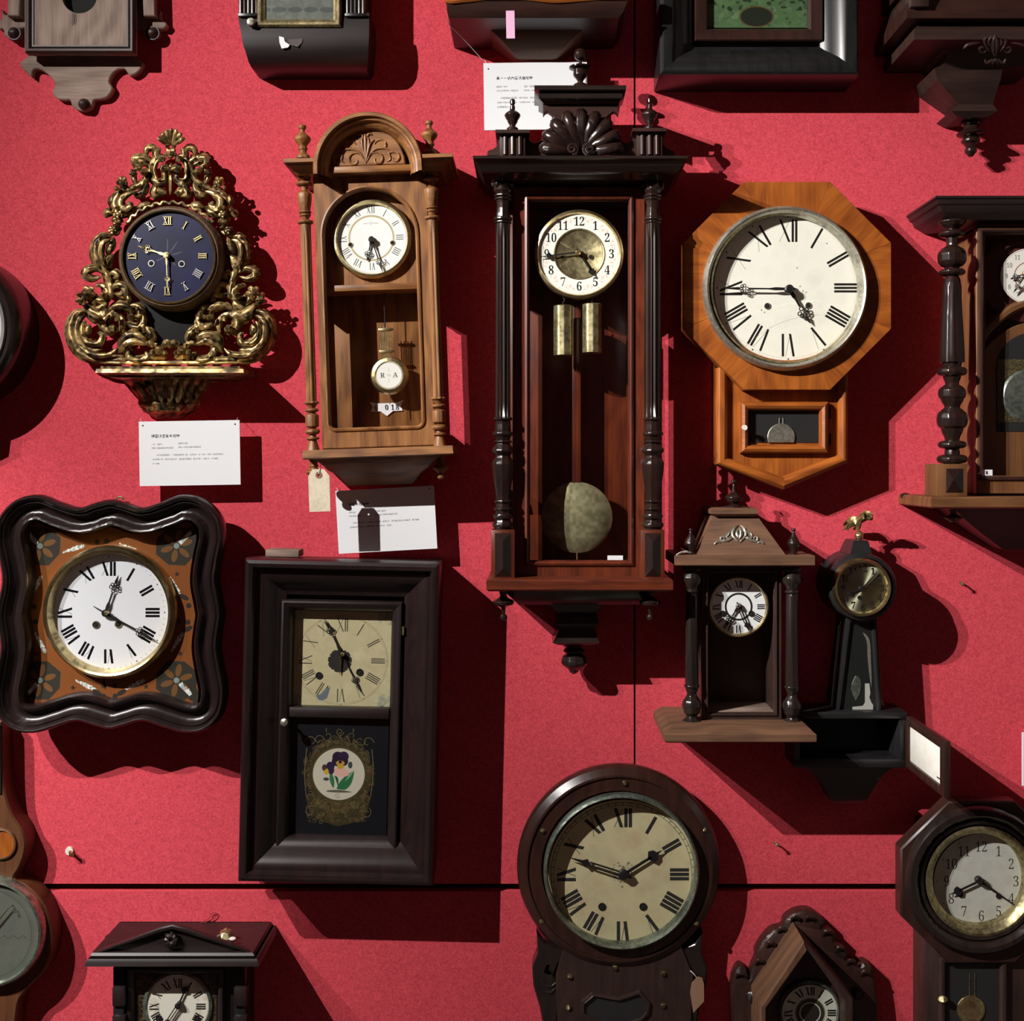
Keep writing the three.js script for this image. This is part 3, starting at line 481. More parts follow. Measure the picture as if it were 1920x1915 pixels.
// ---------- tall regulator in the middle ----------
{
  const t = new Thing('regulator_clock', 'tall dark mahogany regulator clock with shell crest, black columns and two brass weights', 'clock', 1086, 700);
  t.add('back_board', t.box(946, 1222, 372, 1088, 0, 0.014), 'mahogany');
  t.add('case_top', t.box(962, 1210, 335, 376, 0, 0.112), 'ebony');
  t.add('case_bottom', t.box(962, 1210, 1066, 1089, 0, 0.11), 'mahogany');
  for (const x of [963, 1197]) {
    t.add('side_frame', join(t.box(x, x + 11, 372, 1088, 0.014, 0.032), t.box(x, x + 11, 372, 1088, 0.056, 0.11), t.box(x, x + 11, 372, 560, 0.032, 0.056), t.box(x, x + 11, 1040, 1088, 0.032, 0.056)), 'mahogany');
    t.add('side_glass', new THREE.PlaneGeometry(0.024, 0.47).rotateY(Math.PI / 2).translate(t.X(x + 5, 0.045), t.Y(800, 0.045), 0.044), 'glass', { keep: true });
  }
  const open = t.rect(992, 1180, 374, 1053);
  const door = t.add('door', t.plate(t.rect(961, 1210, 350, 1088), 0.11, 0.121, { holes: [open], b: 0.0015 }), 'mahogany');
  t.add('bead', t.sweep(open, [[-9, 0.121], [-8, 0.1245], [-4, 0.1265], [-1, 0.124], [0, 0.118]]), 'mahogany', { parent: door });
  const gl = glassPane(t, open, 0.1175); t.g.remove(gl); door.add(gl);
  // dial
  t.add('movement', t.ring(1086, 476, [[78, 0.014], [78, 0.0920]], 48, 0.0940), 'void');
  t.add('bezel', t.ring(1086, 476, [[84, 0.0900], [85, 0.0990], [83, 0.1060], [78, 0.1080], [75, 0.1020]], 72), 'brass');
  const tex = dialTex(768, '#efeee0', (x, R) => {
    x.globalAlpha = 0.55; for (let i = 0; i < 12; i++) { x.save(); x.rotate((i + 0.5) * Math.PI / 6); x.translate(0, -R * 0.86); x.fillStyle = x.strokeStyle = '#d79a86'; x.lineWidth = R * 0.012; for (const s of [-1, 1]) { x.beginPath(); x.arc(s * R * 0.05, 0, R * 0.04, 0.5, 5); x.stroke(); x.beginPath(); x.ellipse(s * R * 0.0940, -R * 0.02, R * 0.035, R * 0.015, s * 0.6, 0, 7); x.fill(); } x.beginPath(); x.ellipse(0, R * 0.04, R * 0.015, R * 0.05, 0, 0, 7); x.fill(); x.restore(); } x.globalAlpha = 1;
    hoop(x, R * 0.96, 1.6, '#9a968a'); ticks(x, R * 0.955, R * 0.985, { n: 12, w: 3, col: '#333' });
    arabic(x, R * 0.8, R * 0.31, { ital: 0, weight: 'bold' }); x.fillStyle = '#000';
  });
  t.print('dial', t.ring(1086, 476, [[76, 0.1025], [46, 0.1025]], 72), tex, { roughness: 0.3 });
  { const g = t.g.children[t.g.children.length - 1].geometry, p = g.attributes.position, u = g.attributes.uv, cx = t.X(1086, 0.1025), cy = t.Y(476, 0.1025), r = 76 * t.k(0.1025); for (let i = 0; i < p.count; i++) u.setXY(i, 0.5 + (p.getX(i) - cx) / (2 * r), 0.5 + (p.getY(i) - cy) / (2 * r)); }
  t.add('dial_center', t.ring(1086, 476, [[48, 0.1035], [47, 0.1045], [45, 0.1035], [44, 0.1015], [0, 0.1015]], 56), 'aged');
  winding(t, [[1055, 483], [1108, 482]], 0.1018, 3.6, 'brass');
  t.hand('hour_hand', 1084, 473, 0.1055, 145, 58, 4.4, 'spade'); t.hand('minute_hand', 1084, 473, 0.1080, 263, 74, 4, 'spade'); pipe(t, 'center_cap', 1084, 473, 0.1110, 5, 'brass');
  // weights and pendulum
  for (const [x, y0, y1] of [[1056, 573, 668], [1110, 570, 663]]) {
    const w = t.add('weight', t.turn(x, 0.097, y0, 16, [['l', 18, 1.5], ['l', 18, y1 - y0 - 3], ['l', 16, 1.5]], { seg: 32 }), 'aged', { crease: 0.7 });
    t.add('hook', t.strand([[x, y0 + 1, 0.097], [x, y0 - 6, 0.097], [x + 3, y0 - 11, 0.097], [x, y0 - 14, 0.097]], 1.2, { shape: 'e' }), 'iron', { parent: w });
  }
  t.add('pendulum_rod', t.box(1073, 1089, 560, 915, 0.048, 0.056, 0.001), 'mahogany');
  t.add('pendulum_bob', t.ring(1082, 971, [[0, 0.044], [62, 0.05], [67, 0.055], [60, 0.06], [35, 0.0645], [0, 0.066]], 56), M({ name: 'dull brass disc', map: speckTex([0.2, 0.19, 0.1], [0.4, 0.37, 0.21], 321, 60), metalness: 0.7, roughness: 0.5 }));
  t.add('pendulum_tip', t.turn(1082, 0.055, 1036, 2, [['l', 2, 8], ['l', 0.6, 8]], { seg: 8 }), 'brass');
  t.add('paper_label', t.box(1139, 1168, 1042, 1052, 0.1, 0.101, 0), 'paper', { label: 'small white paper label inside the door' });
  // columns on plinth blocks
  const shaft = [['b', 20, 5], ['j', 17], ['v', 18, 16], ['v', 13, 9], ['b', 17, 6], ['b', 16.5, 6], ['v', 11.5, 8], ['v', 13.5, 22], ['b', 17.5, 8], ['j', 14], ['b', 16, 5], ['j', 13.6], ['l', 14.4, 362], ['b', 18, 7], ['j', 14], ['v', 15, 20], ['b', 19.5, 9], ['v', 13, 8], ['b', 17, 5], ['v', 21, 14], ['v', 14, 10], ['v', 21, 14], ['l', 20.5, 4], ['v', 13.5, 64], ['b', 17, 6], ['v', 14, 8], ['b', 17.5, 6], ['v', 14, 6], ['b', 18.5, 11], ['v', 15.5, 5], ['b', 20, 11], ['l', 17, 2]];
  for (const x of [943, 1224]) {
    const bw = 22, px = x;
    t.add('column', t.turn(px, 0.134, 335, 19, shaft, { fl: [12, 0.18, 425, 785] }), 'turned', { crease: 0.6 });
    for (let i = 0; i < 8; i++) { const a = i / 8 * 6.283 + 0.2, rr = 18 * t.k(0.134); t.add('capital_leaf', new THREE.SphereGeometry(0.0052, 8, 6).scale(1, 1.7, 0.8).translate(0, 0, rr).rotateY(a).translate(t.X(px, 0.134), t.Y(346, 0.134), 0.134), 'turned', { crease: 2 }); }
    const pl = t.add('plinth', t.box(px - bw, px + bw, 994, 1088, 0.105, 0.158), 'mahogany');
    const c = [px, 1042], z = 0.158, pts = [[px - 15, 1000], [px + 15, 1000], [px + 15, 1082], [px - 15, 1082]];
    const g = new THREE.BufferGeometry(), v = [], top = [[px, 1016], [px, 1066]].map((q) => t.V(q[0], q[1], z + 0.009)), b = pts.map((q) => t.V(q[0], q[1], z));
    for (const tri of [[b[0], top[0], b[1]], [b[1], top[0], top[1]], [b[1], top[1], b[2]], [b[2], top[1], b[3]], [b[3], top[1], top[0]], [b[3], top[0], b[0]]]) for (const q of [tri[0], tri[2], tri[1]].reverse()) v.push(q.x, q.y, q.z);
    g.setAttribute('position', new THREE.Float32BufferAttribute(v, 3)); t.add('diamond_boss', g, 'turned', { parent: pl, crease: 0.2 });
  }
  // cornice
  t.add('cornice', t.loft([[292, 886, 1291, 0.205], [297, 887, 1290, 0.205], [302, 892, 1284, 0.198], [309, 896, 1280, 0.192], [312, 898, 1278, 0.19], [322, 904, 1271, 0.182], [328, 914, 1262, 0.172], [334, 922, 1250, 0.162], [337, 926, 1246, 0.158]]), 'ebony');
  // crest board with notches
  const cut = (s) => (p) => s > 0 ? p : [2 * 1089 - p[0], p[1]];
  const L = [[913, 292], [914, 283], [926, 279], [934, 270], [934, 252], [990, 252], ...arc(1003, 255, 13, 180, 0, 8).map(([x, y]) => [x, 255 + (255 - y) * -1]), [1016, 262], [1022, 246], [1030, 240], ...arc(1030, 226, 12, 70, -60, 8), ...arc(1028, 218, 9, -60, -170, 3).slice(1), [1018, 214], [1018, 193]];
  t.add('crest_board', t.plate([...L, ...L.map(cut(-1)).reverse()], 0.11, 0.125), 'redbrown');
  t.add('crest_cornice', t.loft([[160, 1002, 1174, 0.152, 0.06], [168, 1002, 1174, 0.152, 0.06], [170, 1006, 1170, 0.149, 0.062], [174, 1012, 1166, 0.142, 0.065], [176, 1010, 1167, 0.144, 0.065], [184, 1010, 1167, 0.144, 0.065], [188, 1014, 1164, 0.14, 0.066], [194, 1020, 1158, 0.132, 0.07]]), 'ebony');
  t.add('crest_finial', t.turn(1088, 0.115, 91, 2, [['b', 12, 23], ['l', 3, 2], ['v', 3.4, 5], ['v', 21, 5], ['l', 21, 2], ['v', 13, 4], ['v', 13.5, 8], ['v', 5, 14], ['v', 13, 6], ['l', 14, 4]]), 'turned', { crease: 0.55 });
  // shell
  { const cx = 1090, cy = 287, z0 = 0.127, n = 9; for (let i = 0; i < n; i++) { const a = (-172 + i * 164 / (n - 1)) * Math.PI / 180, R = 68 + 5 * Math.sin(Math.PI * i / (n - 1)), p = (r) => [cx + Math.cos(a) * r * 1.02, cy + Math.sin(a) * r]; t.add('shell_rib', t.strand([[...p(8), z0], [...p(28), z0 + 0.01], [...p(52), z0 + 0.018], [...p(R - 2), z0 + 0.016], [...p(R + 2), z0 + 0.006]], 11.5, { shape: 'h', end: 1.0, flat: 0.9, seg: 14 }).clone(), 'turned', { crease: 1 }); }
    t.add('shell_back', t.plate(arc(cx, cy, 70, 180, 360, 26), 0.125, 0.132), 'turned');
    for (const x of [1073, 1104]) t.add('volute', t.strand(spiral(x, 279, 11, 2, 90, (x < 1090 ? -1 : 1) * 620 + 90, 26).map(([a, b], i) => [a, b, 0.148 + i * 0.0002]), 3.4, { shape: 'h', end: 0.5 }), 'turned', { crease: 1 }); }
  // pedestals with finials
  for (const [x, y, f] of [[961, 246, 186], [1218, 243, 184]]) {
    const p = t.add('pedestal', join(t.box(x - 24, x + 24, y, 292, 0.09, 0.15), t.loft([[y - 3, x - 32, x + 32, 0.162, 0.08], [y + 3, x - 32, x + 32, 0.162, 0.08], [y + 8, x - 25, x + 25, 0.153, 0.085]])), 'redbrown');
    for (const d of [-14, 0, 14]) t.add('reed', t.turn(x + d, 0.15, y + 9, 4.4, [['l', 4.4, 290 - y - 9]], { seg: 10 }), 'redbrown', { parent: p, crease: 1 });
    t.add('finial', t.turn(x, 0.115, f, 3, [['b', 5, 11], ['l', 4.6, 2], ['v', 5, 7], ['v', 13.5, 8], ['b', 15, 6], ['v', 9.5, 8], ['v', 5.5, 8], ['v', 11, 6], ['l', 11, 3]]), 'turned', { crease: 0.55 });
  }
  // base
  t.add('base_shelf', t.loft([[1087, 914, 1260, 0.185], [1090, 912, 1262, 0.187], [1106, 912, 1262, 0.187], [1109, 916, 1258, 0.183]]), 'mahogany');
  t.add('apron', t.loft([[1109, 948, 1224, 0.15], [1120, 958, 1214, 0.14], [1128, 966, 1206, 0.13], [1134, 972, 1198, 0.12]]), 'ebony');
  t.add('bracket', t.loft([[1134, 1030, 1130, 0.1], [1150, 1046, 1118, 0.088], [1160, 1042, 1122, 0.092], [1170, 1042, 1122, 0.092], [1178, 1050, 1114, 0.085], [1200, 1040, 1122, 0.09], [1206, 1036, 1124, 0.092], [1210, 1048, 1112, 0.085]]), 'ebony');
  t.add('bracket_drop', t.turn(1076, 0.045, 1210, 18, [['v', 14, 6], ['b', 20, 8], ['v', 22, 8], ['v', 24, 10], ['v', 8, 18], ['l', 3, 4]]), 'ebony', { crease: 0.55 });
  for (const x of [944, 1219]) t.add('drop_finial', t.turn(x, 0.15, 1109, 8, [['v', 6, 8], ['l', 8, 3], ['v', 20, 8], ['v', 19, 4], ['v', 4, 8], ['l', 3.2, 12], ['b', 7, 12]]), 'turned', { crease: 0.55 });
}

// ---------- octagonal drop clock ----------
{
  const t = new Thing('octagonal_drop_clock', 'orange-brown octagonal wall clock with large cream dial and pointed drop box', 'clock', 1476, 620);
  const cx = 1476, cy = 536, R = 195 / Math.cos(Math.PI / 8), v = (i, r = R) => { const a = (22.5 + 45 * i) * Math.PI / 180; return [cx + r * Math.cos(a), cy + r * Math.sin(a)]; };
  t.add('case', t.plate(Array.from({ length: 8 }, (_, i) => v(i, R * 0.86)), 0, 0.06), 'walnut');
  const segs = []; for (let i = 0; i < 8; i++) { const a0 = 22.5 + 45 * i; const g = t.plate([v(i), v(i + 1), ...arc(cx, cy, 140, a0 + 45, a0, 10)], 0.052, 0.088, { b: 0.0007 }); const o = t.add('frame_segment', g, 'walnut'); const u = o.geometry.attributes.uv, p = o.geometry.attributes.position, c = Math.cos(-(a0 + 22.5) * Math.PI / 180), s = Math.sin(-(a0 + 22.5) * Math.PI / 180); for (let k = 0; k < u.count; k++) { const x = p.getX(k), y = p.getY(k); u.setXY(k, (x * s - y * c) / TEX + i * 0.37, (x * c + y * s) / TEX * 1.0 + i * 0.21); } segs.push(o); }
  t.add('bezel', t.ring(1475, 539, [[155, 0.088], [156, 0.094], [153, 0.104], [149, 0.108], [146, 0.106], [145, 0.1], [143, 0.098], [139, 0.084]], 96), 'pewter', { crease: 0.8 });
  t.add('sight_ring', t.ring(1476, 539, [[143, 0.098], [139, 0.095], [137, 0.082]], 96), 'aged');
  const tex = dialTex(1024, '#ebe9da', (x, R) => {
    for (let i = 0; i < 220; i++) { x.globalAlpha = 0.05; x.fillStyle = rnd() < 0.5 ? '#c9c2a4' : '#f8f6ec'; x.beginPath(); x.arc((rnd() - 0.5) * 2 * R, (rnd() - 0.5) * 2 * R, 8 + rnd() * 60, 0, 7); x.fill(); } x.globalAlpha = 1;
    roman(x, R * 0.925, R * 0.62, { thick: 0.1, thin: 0.012, gap: 0.055 }); hoop(x, R * 0.975, 1.2, '#9d9884'); hoop(x, R * 0.945, 1.2, '#9d9884'); ticks(x, R * 0.945, R * 0.975, { w: 1.2, col: '#9d9884' }); spots(x, R * 0.962, R * 0.011);
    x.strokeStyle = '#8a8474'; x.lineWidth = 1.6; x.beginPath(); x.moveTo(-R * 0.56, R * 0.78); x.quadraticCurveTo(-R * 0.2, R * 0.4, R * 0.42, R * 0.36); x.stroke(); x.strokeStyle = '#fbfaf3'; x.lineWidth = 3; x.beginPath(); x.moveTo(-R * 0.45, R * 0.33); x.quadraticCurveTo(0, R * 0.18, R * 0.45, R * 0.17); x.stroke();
    x.fillStyle = '#a49d88'; for (const [a, b] of [[0.16, -0.02], [0.24, 0.06], [0.2, 0.04], [-0.36, 0.3], [-0.32, 0.33], [0.12, -0.27], [0.52, -0.6]]) { x.beginPath(); x.arc(a * R, b * R, R * 0.012, 0, 7); x.fill(); }
  });
  t.print('dial', t.disc(1478, 540, 139, 0.08, 96), tex);
  winding(t, [[1439, 574], [1516, 573]], 0.0802, 4.6, 'pewter');
  t.hand('hour_hand', 1480, 542, 0.086, 149, 76, 7, 'cross'); t.hand('minute_hand', 1480, 542, 0.0905, 270.5, 128, 5.4, 'cross'); pipe(t, 'center_cap', 1480, 542, 0.095, 8, 'iron');
  glassPane(t, arc(1475, 539, 147, 0, 350, 60), 0.1);
  // drop box
  const out = [[1341, 690], [1592, 690], [1592, 868], [1470, 919], [1341, 872]];
  t.add('drop_case', t.plate([[1346, 640], [1588, 640], [1588, 866], [1469, 914], [1346, 869]], 0, 0.058), 'walnut');
  const inn = [[1366, 690], [1366, 858], [1469, 893], [1572, 852], [1572, 690]];
  for (const [a, b, c, d] of [[out[0], out[4], inn[1], inn[0]], [out[4], out[3], inn[2], inn[1]], [out[3], out[2], inn[3], inn[2]], [out[2], out[1], inn[4], inn[3]]]) {
    const n = 8, vv = [], id = []; for (const [e, f] of [[a, d], [b, c]]) for (let i = 0; i <= n; i++) { const s = i / n, z = 0.056 + 0.016 * Math.sqrt(Math.max(0, 1 - (2 * s - 1) ** 2)), q = t.V(mix(e[0], f[0], s), mix(e[1], f[1], s), 0.066); vv.push(q.x, q.y, z); }
    for (let i = 0; i < n; i++) id.push(i, i + 1, n + 1 + i, i + 1, n + 2 + i, n + 1 + i); const g = new THREE.BufferGeometry(); g.setAttribute('position', new THREE.Float32BufferAttribute(vv, 3)); g.setIndex(id); t.add('moulding', g, 'walnut', { crease: 1 });
  }
  const wo = t.rect(1402, 1539, 766, 830);
  const door = t.add('door', t.sweep(t.rect(1389, 1555, 753, 850), [[0, 0.058], [0, 0.066], [3, 0.073], [8, 0.076], [13, 0.073], [16, 0.066], [16, 0.06]]), 'walnut', { crease: 0.5 });
  t.add('window_back', t.plate(wo, 0.0585, 0.0595, { b: 0 }), 'void', { parent: door });
  const bob = t.add('pendulum_bob', t.plate([...arc(1465, 820, 26, 157, 383, 24)], 0.0597, 0.0625, { b: 0.001 }), 'pewter');
  t.add('pendulum_wire', join(t.turn(1461, 0.061, 784, 0.5, [['l', 0.5, 12]], { seg: 6 }), t.turn(1468, 0.061, 784, 0.5, [['l', 0.5, 12]], { seg: 6 })), 'steel');
  const gp = glassPane(t, wo, 0.066); t.g.remove(gp); door.add(gp);
  t.add('knob', t.ring(1397, 802, [[3, 0.074], [3, 0.08], [5.4, 0.083], [5, 0.088], [0, 0.09]], 18), 'bone', { parent: door, crease: 1 });
  for (const y of [774, 824]) t.add('hinge', t.turn(1557, 0.064, y - 11, 2, [['l', 2, 22]], { seg: 8 }), 'iron', { parent: door });
}

// ---------- small clock with turned columns ----------
{
  const t = new Thing('small_column_clock', 'small brown wall clock with mansard top, brass mount and black turned columns', 'clock', 1388, 1180);
  t.add('back_board', t.box(1322, 1462, 1060, 1362, 0, 0.012), 'umber');
  for (const x of [1316, 1452]) t.add('side_panel', t.box(x, x + 12, 1060, 1362, 0.0, 0.1), 'umber');
  const open = t.rect(1328, 1454, 1074, 1339);
  const door = t.add('door', t.plate(t.rect(1316, 1466, 1061, 1363), 0.1, 0.113, { holes: [open] }), 'umber');
  t.add('bead', t.sweep(open, [[-4, 0.113], [-3, 0.116], [-1, 0.116], [0, 0.108]]), 'umber', { parent: door });
  const gl = glassPane(t, open, 0.1075); t.g.remove(gl); door.add(gl);
  t.add('inner_floor', t.box(1330, 1452, 1334, 1345, 0.012, 0.1), 'grey');
  t.add('movement', t.ring(1385, 1138, [[46, 0.012], [46, 0.088]], 40, 0.09), 'void');
  t.add('bezel', t.ring(1385, 1138, [[57, 0.088], [57, 0.095], [54, 0.098], [51, 0.094]], 56), 'brass');
  t.print('dial', t.disc(1385, 1138, 53, 0.094, 56), dialTex(512, '#e6e8e8', (x, R) => { roman(x, R * 0.93, R * 0.66, { thick: 0.16, thin: 0.05, gap: 0.08, col: '#17181a' }); hoop(x, R * 0.46, R * 0.07, '#26221d'); hoop(x, R * 0.97, 2, '#555'); }), { roughness: 0.3 });
  winding(t, [[1356, 1151], [1409, 1151]], 0.0943, 4.2, 'iron');
  t.hand('hour_hand', 1385, 1137, 0.0965, 213, 44, 5, 'cross'); t.hand('minute_hand', 1385, 1137, 0.0985, 157, 55, 4, 'split'); pipe(t, 'center_cap', 1385, 1137, 0.101, 4, 'steel');
  const col = [['l', 18, 5], ['v', 13, 4], ['v', 18.5, 12], ['l', 18.5, 2], ['v', 10, 20], ['b', 13.5, 6], ['v', 11, 5], ['l', 12.5, 160], ['v', 12.5, 8], ['b', 14.5, 5], ['v', 9, 12], ['v', 18, 18], ['l', 18.5, 2], ['v', 15, 14], ['v', 10, 8], ['v', 19, 10], ['l', 19, 6]];
  for (const [x, y] of [[1297, 1062], [1485, 1064]]) {
    t.add('column', t.turn(x, 0.12, y, 17, col), 'ebony', { crease: 0.55 });
    t.add('finial', t.turn(x === 1297 ? 1295 : 1488, 0.115, 991, 2, [['b', 4, 5], ['v', 12, 24], ['v', 7, 12], ['l', 6, 3], ['v', 12, 5], ['l', 12, 2]]), 'turned', { crease: 0.55 });
  }
  t.add('top_shelf', t.loft([[1042, 1266, 1527, 0.148], [1044, 1265, 1528, 0.15], [1060, 1265, 1528, 0.15], [1062, 1268, 1525, 0.147]]), 'brown');
  t.add('mansard', t.loft([[968, 1336, 1420, 0.1], [1042, 1308, 1474, 0.132]]), 'brown', { crease: 0.3 });
  t.add('cap', t.loft([[953, 1340, 1416, 0.108], [956, 1334, 1421, 0.112], [964, 1334, 1421, 0.112], [969, 1342, 1414, 0.104]]), 'brown');
  t.add('top_finial', t.turn(1376, 0.075, 899, 2, [['b', 6, 8], ['v', 3, 4], ['v', 4, 10], ['v', 17, 12], ['v', 14, 6], ['v', 6, 6], ['v', 16, 5], ['l', 16, 3]]), 'turned', { crease: 0.55 });
  // brass mount: leafy triangle of scrolls lying on the slope of the mansard
  { const zs = (y) => 0.102 + (y - 970) / 72 * 0.032, q = (p) => p.map(([x, y]) => [x, y, zs(y)]); const both = (p, w) => { t.add('mount_scroll', t.strand(q(p), w), 'pewter', { crease: 1 }); t.add('mount_scroll', t.strand(q(p.map(([x, y]) => [2 * 1386 - x, y])), w), 'pewter', { crease: 1 }); };
    both([[1386, 984], [1376, 992], [1374, 1004], [1386, 1018]], 2.6); both(spiral(1368, 1006, 8, 2, -60, -380, 12), 2); both([[1376, 1008], [1362, 1014], [1350, 1014]], 2.4); both(spiral(1356, 1010, 6, 2, 60, 380, 10), 2); both([[1352, 1018], [1345, 1016], [1339, 1021]], 2.2); both([[1380, 994], [1370, 998], [1362, 1008]], 2); both([[1386, 990], [1382, 1000], [1386, 1010]], 3); }
  t.add('base', t.loft([[1362, 1260, 1510, 0.166], [1364, 1258, 1516, 0.17], [1374, 1250, 1526, 0.186], [1378, 1246, 1531, 0.19], [1391, 1246, 1531, 0.19], [1393, 1250, 1527, 0.186]]), 'brown');
  t.add('string_loop', t.strand([[1289, 1036, 0.12], [1280, 1030, 0.128], [1276, 1028, 0.13]], 0.9, { shape: 'e' }), 'thread'); t.add('string_end', t.strand([[1297, 1036, 0.13], [1284, 1036, 0.135], [1268, 1041, 0.145], [1276, 1036, 0.14], [1290, 1033, 0.13]], 0.9, { shape: 'e' }), 'thread');
}

// ---------- banjo clock with the eagle ----------
{
  const t = new Thing('banjo_clock', 'black banjo clock with eagle finial and its lower door hanging open', 'clock', 1610, 1240);
  const hx = 1619, hy = 1102;
  t.add('head', t.ring(hx, hy, [[64, 0], [64, 0.092], [62, 0.096], [56, 0.098], [54, 0.09]], 64), 'black');
  t.add('bezel', t.ring(hx - 1, hy + 1, [[56, 0.096], [55, 0.104], [52, 0.109], [48, 0.108], [46.5, 0.1]], 64), 'brass');
  // spun brass dial: fine circular grain catches the light as a bright streak
  { const z = 0.0985, k = t.k(z), n = 96, m = 12, vv = [], nn = [], uu = [], id = []; for (let j = 0; j <= m; j++) for (let i = 0; i <= n; i++) { const a = i / n * Math.PI * 2, r = mix(0.6, 48, j / m) * k; vv.push(t.X(hx - 1, z) + Math.cos(a) * r, t.Y(hy + 1, z) + Math.sin(a) * r, z); nn.push(0, 0, 1); uu.push(i / n * 4, j / m); } for (let j = 0; j < m; j++) for (let i = 0; i < n; i++) { const a = j * (n + 1) + i, b = a + n + 1; id.push(a, b, a + 1, b, b + 1, a + 1); }
    const g = new THREE.BufferGeometry(); g.setAttribute('position', new THREE.Float32BufferAttribute(vv, 3)); g.setAttribute('normal', new THREE.Float32BufferAttribute(nn, 3)); g.setAttribute('uv', new THREE.Float32BufferAttribute(uu, 2)); g.setIndex(id);
    t.add('dial', g, M({ name: 'spun brass', color: new THREE.Color(0.34, 0.33, 0.22), metalness: 1, roughness: 0.42, anisotropy: 0.92 }), { keep: true }); }
  for (let h = 1; h <= 12; h++) { const a = h * Math.PI / 6; t.add('numeral', glyph(t, String(h), hx - 1 + Math.sin(a) * 37, hy + 1 - Math.cos(a) * 37, 13, 0.0987), 'iron'); }
  t.hand('hour_hand', 1616, 1104, 0.1, 247, 30, 3.6, 'spade'); t.hand('minute_hand', 1616, 1104, 0.102, 43, 42, 2.6, 'plain'); pipe(t, 'center_cap', 1616, 1104, 0.105, 5, 'iron'); winding(t, [[1612, 1121]], 0.0988, 3, 'iron');
  glassPane(t, arc(hx - 1, hy + 1, 48, 0, 352, 48), 0.106);
  t.add('plinth', t.loft([[1014, 1601, 1627, 0.075, 0.02], [1017, 1600, 1629, 0.078, 0.018], [1040, 1594, 1635, 0.085, 0.01]]), 'black');
  // eagle with raised wings
  const ball = t.add('finial_ball', t.turn(1611, 0.05, 996, 3, [['b', 8.5, 16], ['v', 7, 3]]), 'brass', { crease: 1 });
  t.add('eagle', join(t.strand([[1609, 996, 0.05], [1609, 988, 0.05], [1612, 978, 0.055], [1617, 972, 0.064], [1622, 972, 0.07]], 5.5, { shape: 'c', end: 0.5, z: 0.05 }), t.strand([[1612, 984, 0.05], [1604, 990, 0.046], [1600, 994, 0.044]], 5, { shape: 'h', end: 0.5 })), 'gilt', { crease: 1 });
  for (const [w, sgn] of [[[[1611, 982], [1602, 976], [1592, 982], [1582, 988]], -1], [[[1613, 980], [1620, 970], [1628, 966], [1636, 963]], 1]]) { const wing = t.add('wing', t.strand(w.map(([x, y], i) => [x, y, 0.05 + sgn * i * 0.009]), 10, { shape: 'c', end: 0.35, flat: 0.35 }), 'gilt', { crease: 1 }); for (let i = 0; i < 3; i++) t.add('feather', t.strand([[w[1][0] + sgn * i * 5, w[1][1] + 3, 0.054], [w[2][0] + sgn * i * 3, w[2][1] + 6 + i, 0.058], [w[3][0] - sgn * (8 - i * 4), w[3][1] + 8 - i, 0.06]], 2.4, { flat: 0.4 }), 'gilt', { crease: 1, parent: wing }); }
  // throat
  const th = t.add('throat', t.plate([[1588, 1158], [1644, 1158], [1656, 1340], [1566, 1340]], 0, 0.07), 'black');
  t.add('throat_frame', t.sweep([[1590, 1160], [1642, 1160], [1654, 1340], [1568, 1340]], [[0, 0.07], [1, 0.076], [5, 0.077], [8, 0.072], [9, 0.0705]]), 'black', { parent: th });
  t.print('throat_tablet', t.plate([[1600, 1172], [1634, 1172], [1644, 1334], [1580, 1334]], 0.0702, 0.0712, { b: 0 }), null, { color: new THREE.Color(0.012, 0.014, 0.013), roughness: 0.25 }, { parent: th });
  t.add('leaf_ornament', t.plate([[1604, 1268], [1598, 1280], [1596, 1292], [1600, 1305], [1605, 1314], [1612, 1302], [1615, 1286], [1613, 1274], [1608, 1268]], 0.0712, 0.0722, { b: 0.0003 }), 'verd'); t.add('scroll_ornament', t.strand([[1618, 1186, 0.072], [1627, 1200, 0.072], [1630, 1240, 0.072], [1634, 1290, 0.072]], 3.2, { flat: 0.2 }), 'pewter');
  t.print('worn_patch', t.plate([[1622, 1282], [1630, 1282], [1632, 1300], [1630, 1308], [1634, 1318], [1637, 1322], [1637, 1336], [1600, 1336], [1598, 1326], [1618, 1324], [1622, 1318]], 0.0712, 0.0718, { b: 0 }), null, { color: new THREE.Color(0.36, 0.36, 0.32), roughness: 0.8 });
  for (const s of [1, -1]) t.add('side_arm', t.strand([[1612 + s * 30, 1255, 0.03], [1612 + s * 36, 1300, 0.03], [1612 + s * 46, 1326, 0.032], [1612 + s * 60, 1334, 0.034], [1612 + s * 63, 1328, 0.034], [1612 + s * 58, 1326, 0.034]], 2.6, { shape: 'e' }), 'aged');
  // lower box, open at the front, and its door
  const bx = [1489, 1697];
  t.add('box_back', t.box(bx[0], bx[1], 1342, 1440, 0, 0.01), 'void');
  t.add('box_top', t.box(bx[0] - 4, bx[1] + 4, 1336, 1348, 0.01, 0.094), 'black'); t.add('box_bottom', t.box(bx[0], bx[1], 1424, 1440, 0.01, 0.09), 'black');
  for (const x of [bx[0], bx[1] - 11]) t.add('box_side', t.box(x, x + 11, 1346, 1428, 0.01, 0.09), 'black');
  t.add('tail_bracket', t.loft([[1440, 1510, 1672, 0.078], [1455, 1530, 1655, 0.07], [1475, 1546, 1640, 0.06], [1500, 1556, 1626, 0.05], [1506, 1570, 1612, 0.04]]), 'black');
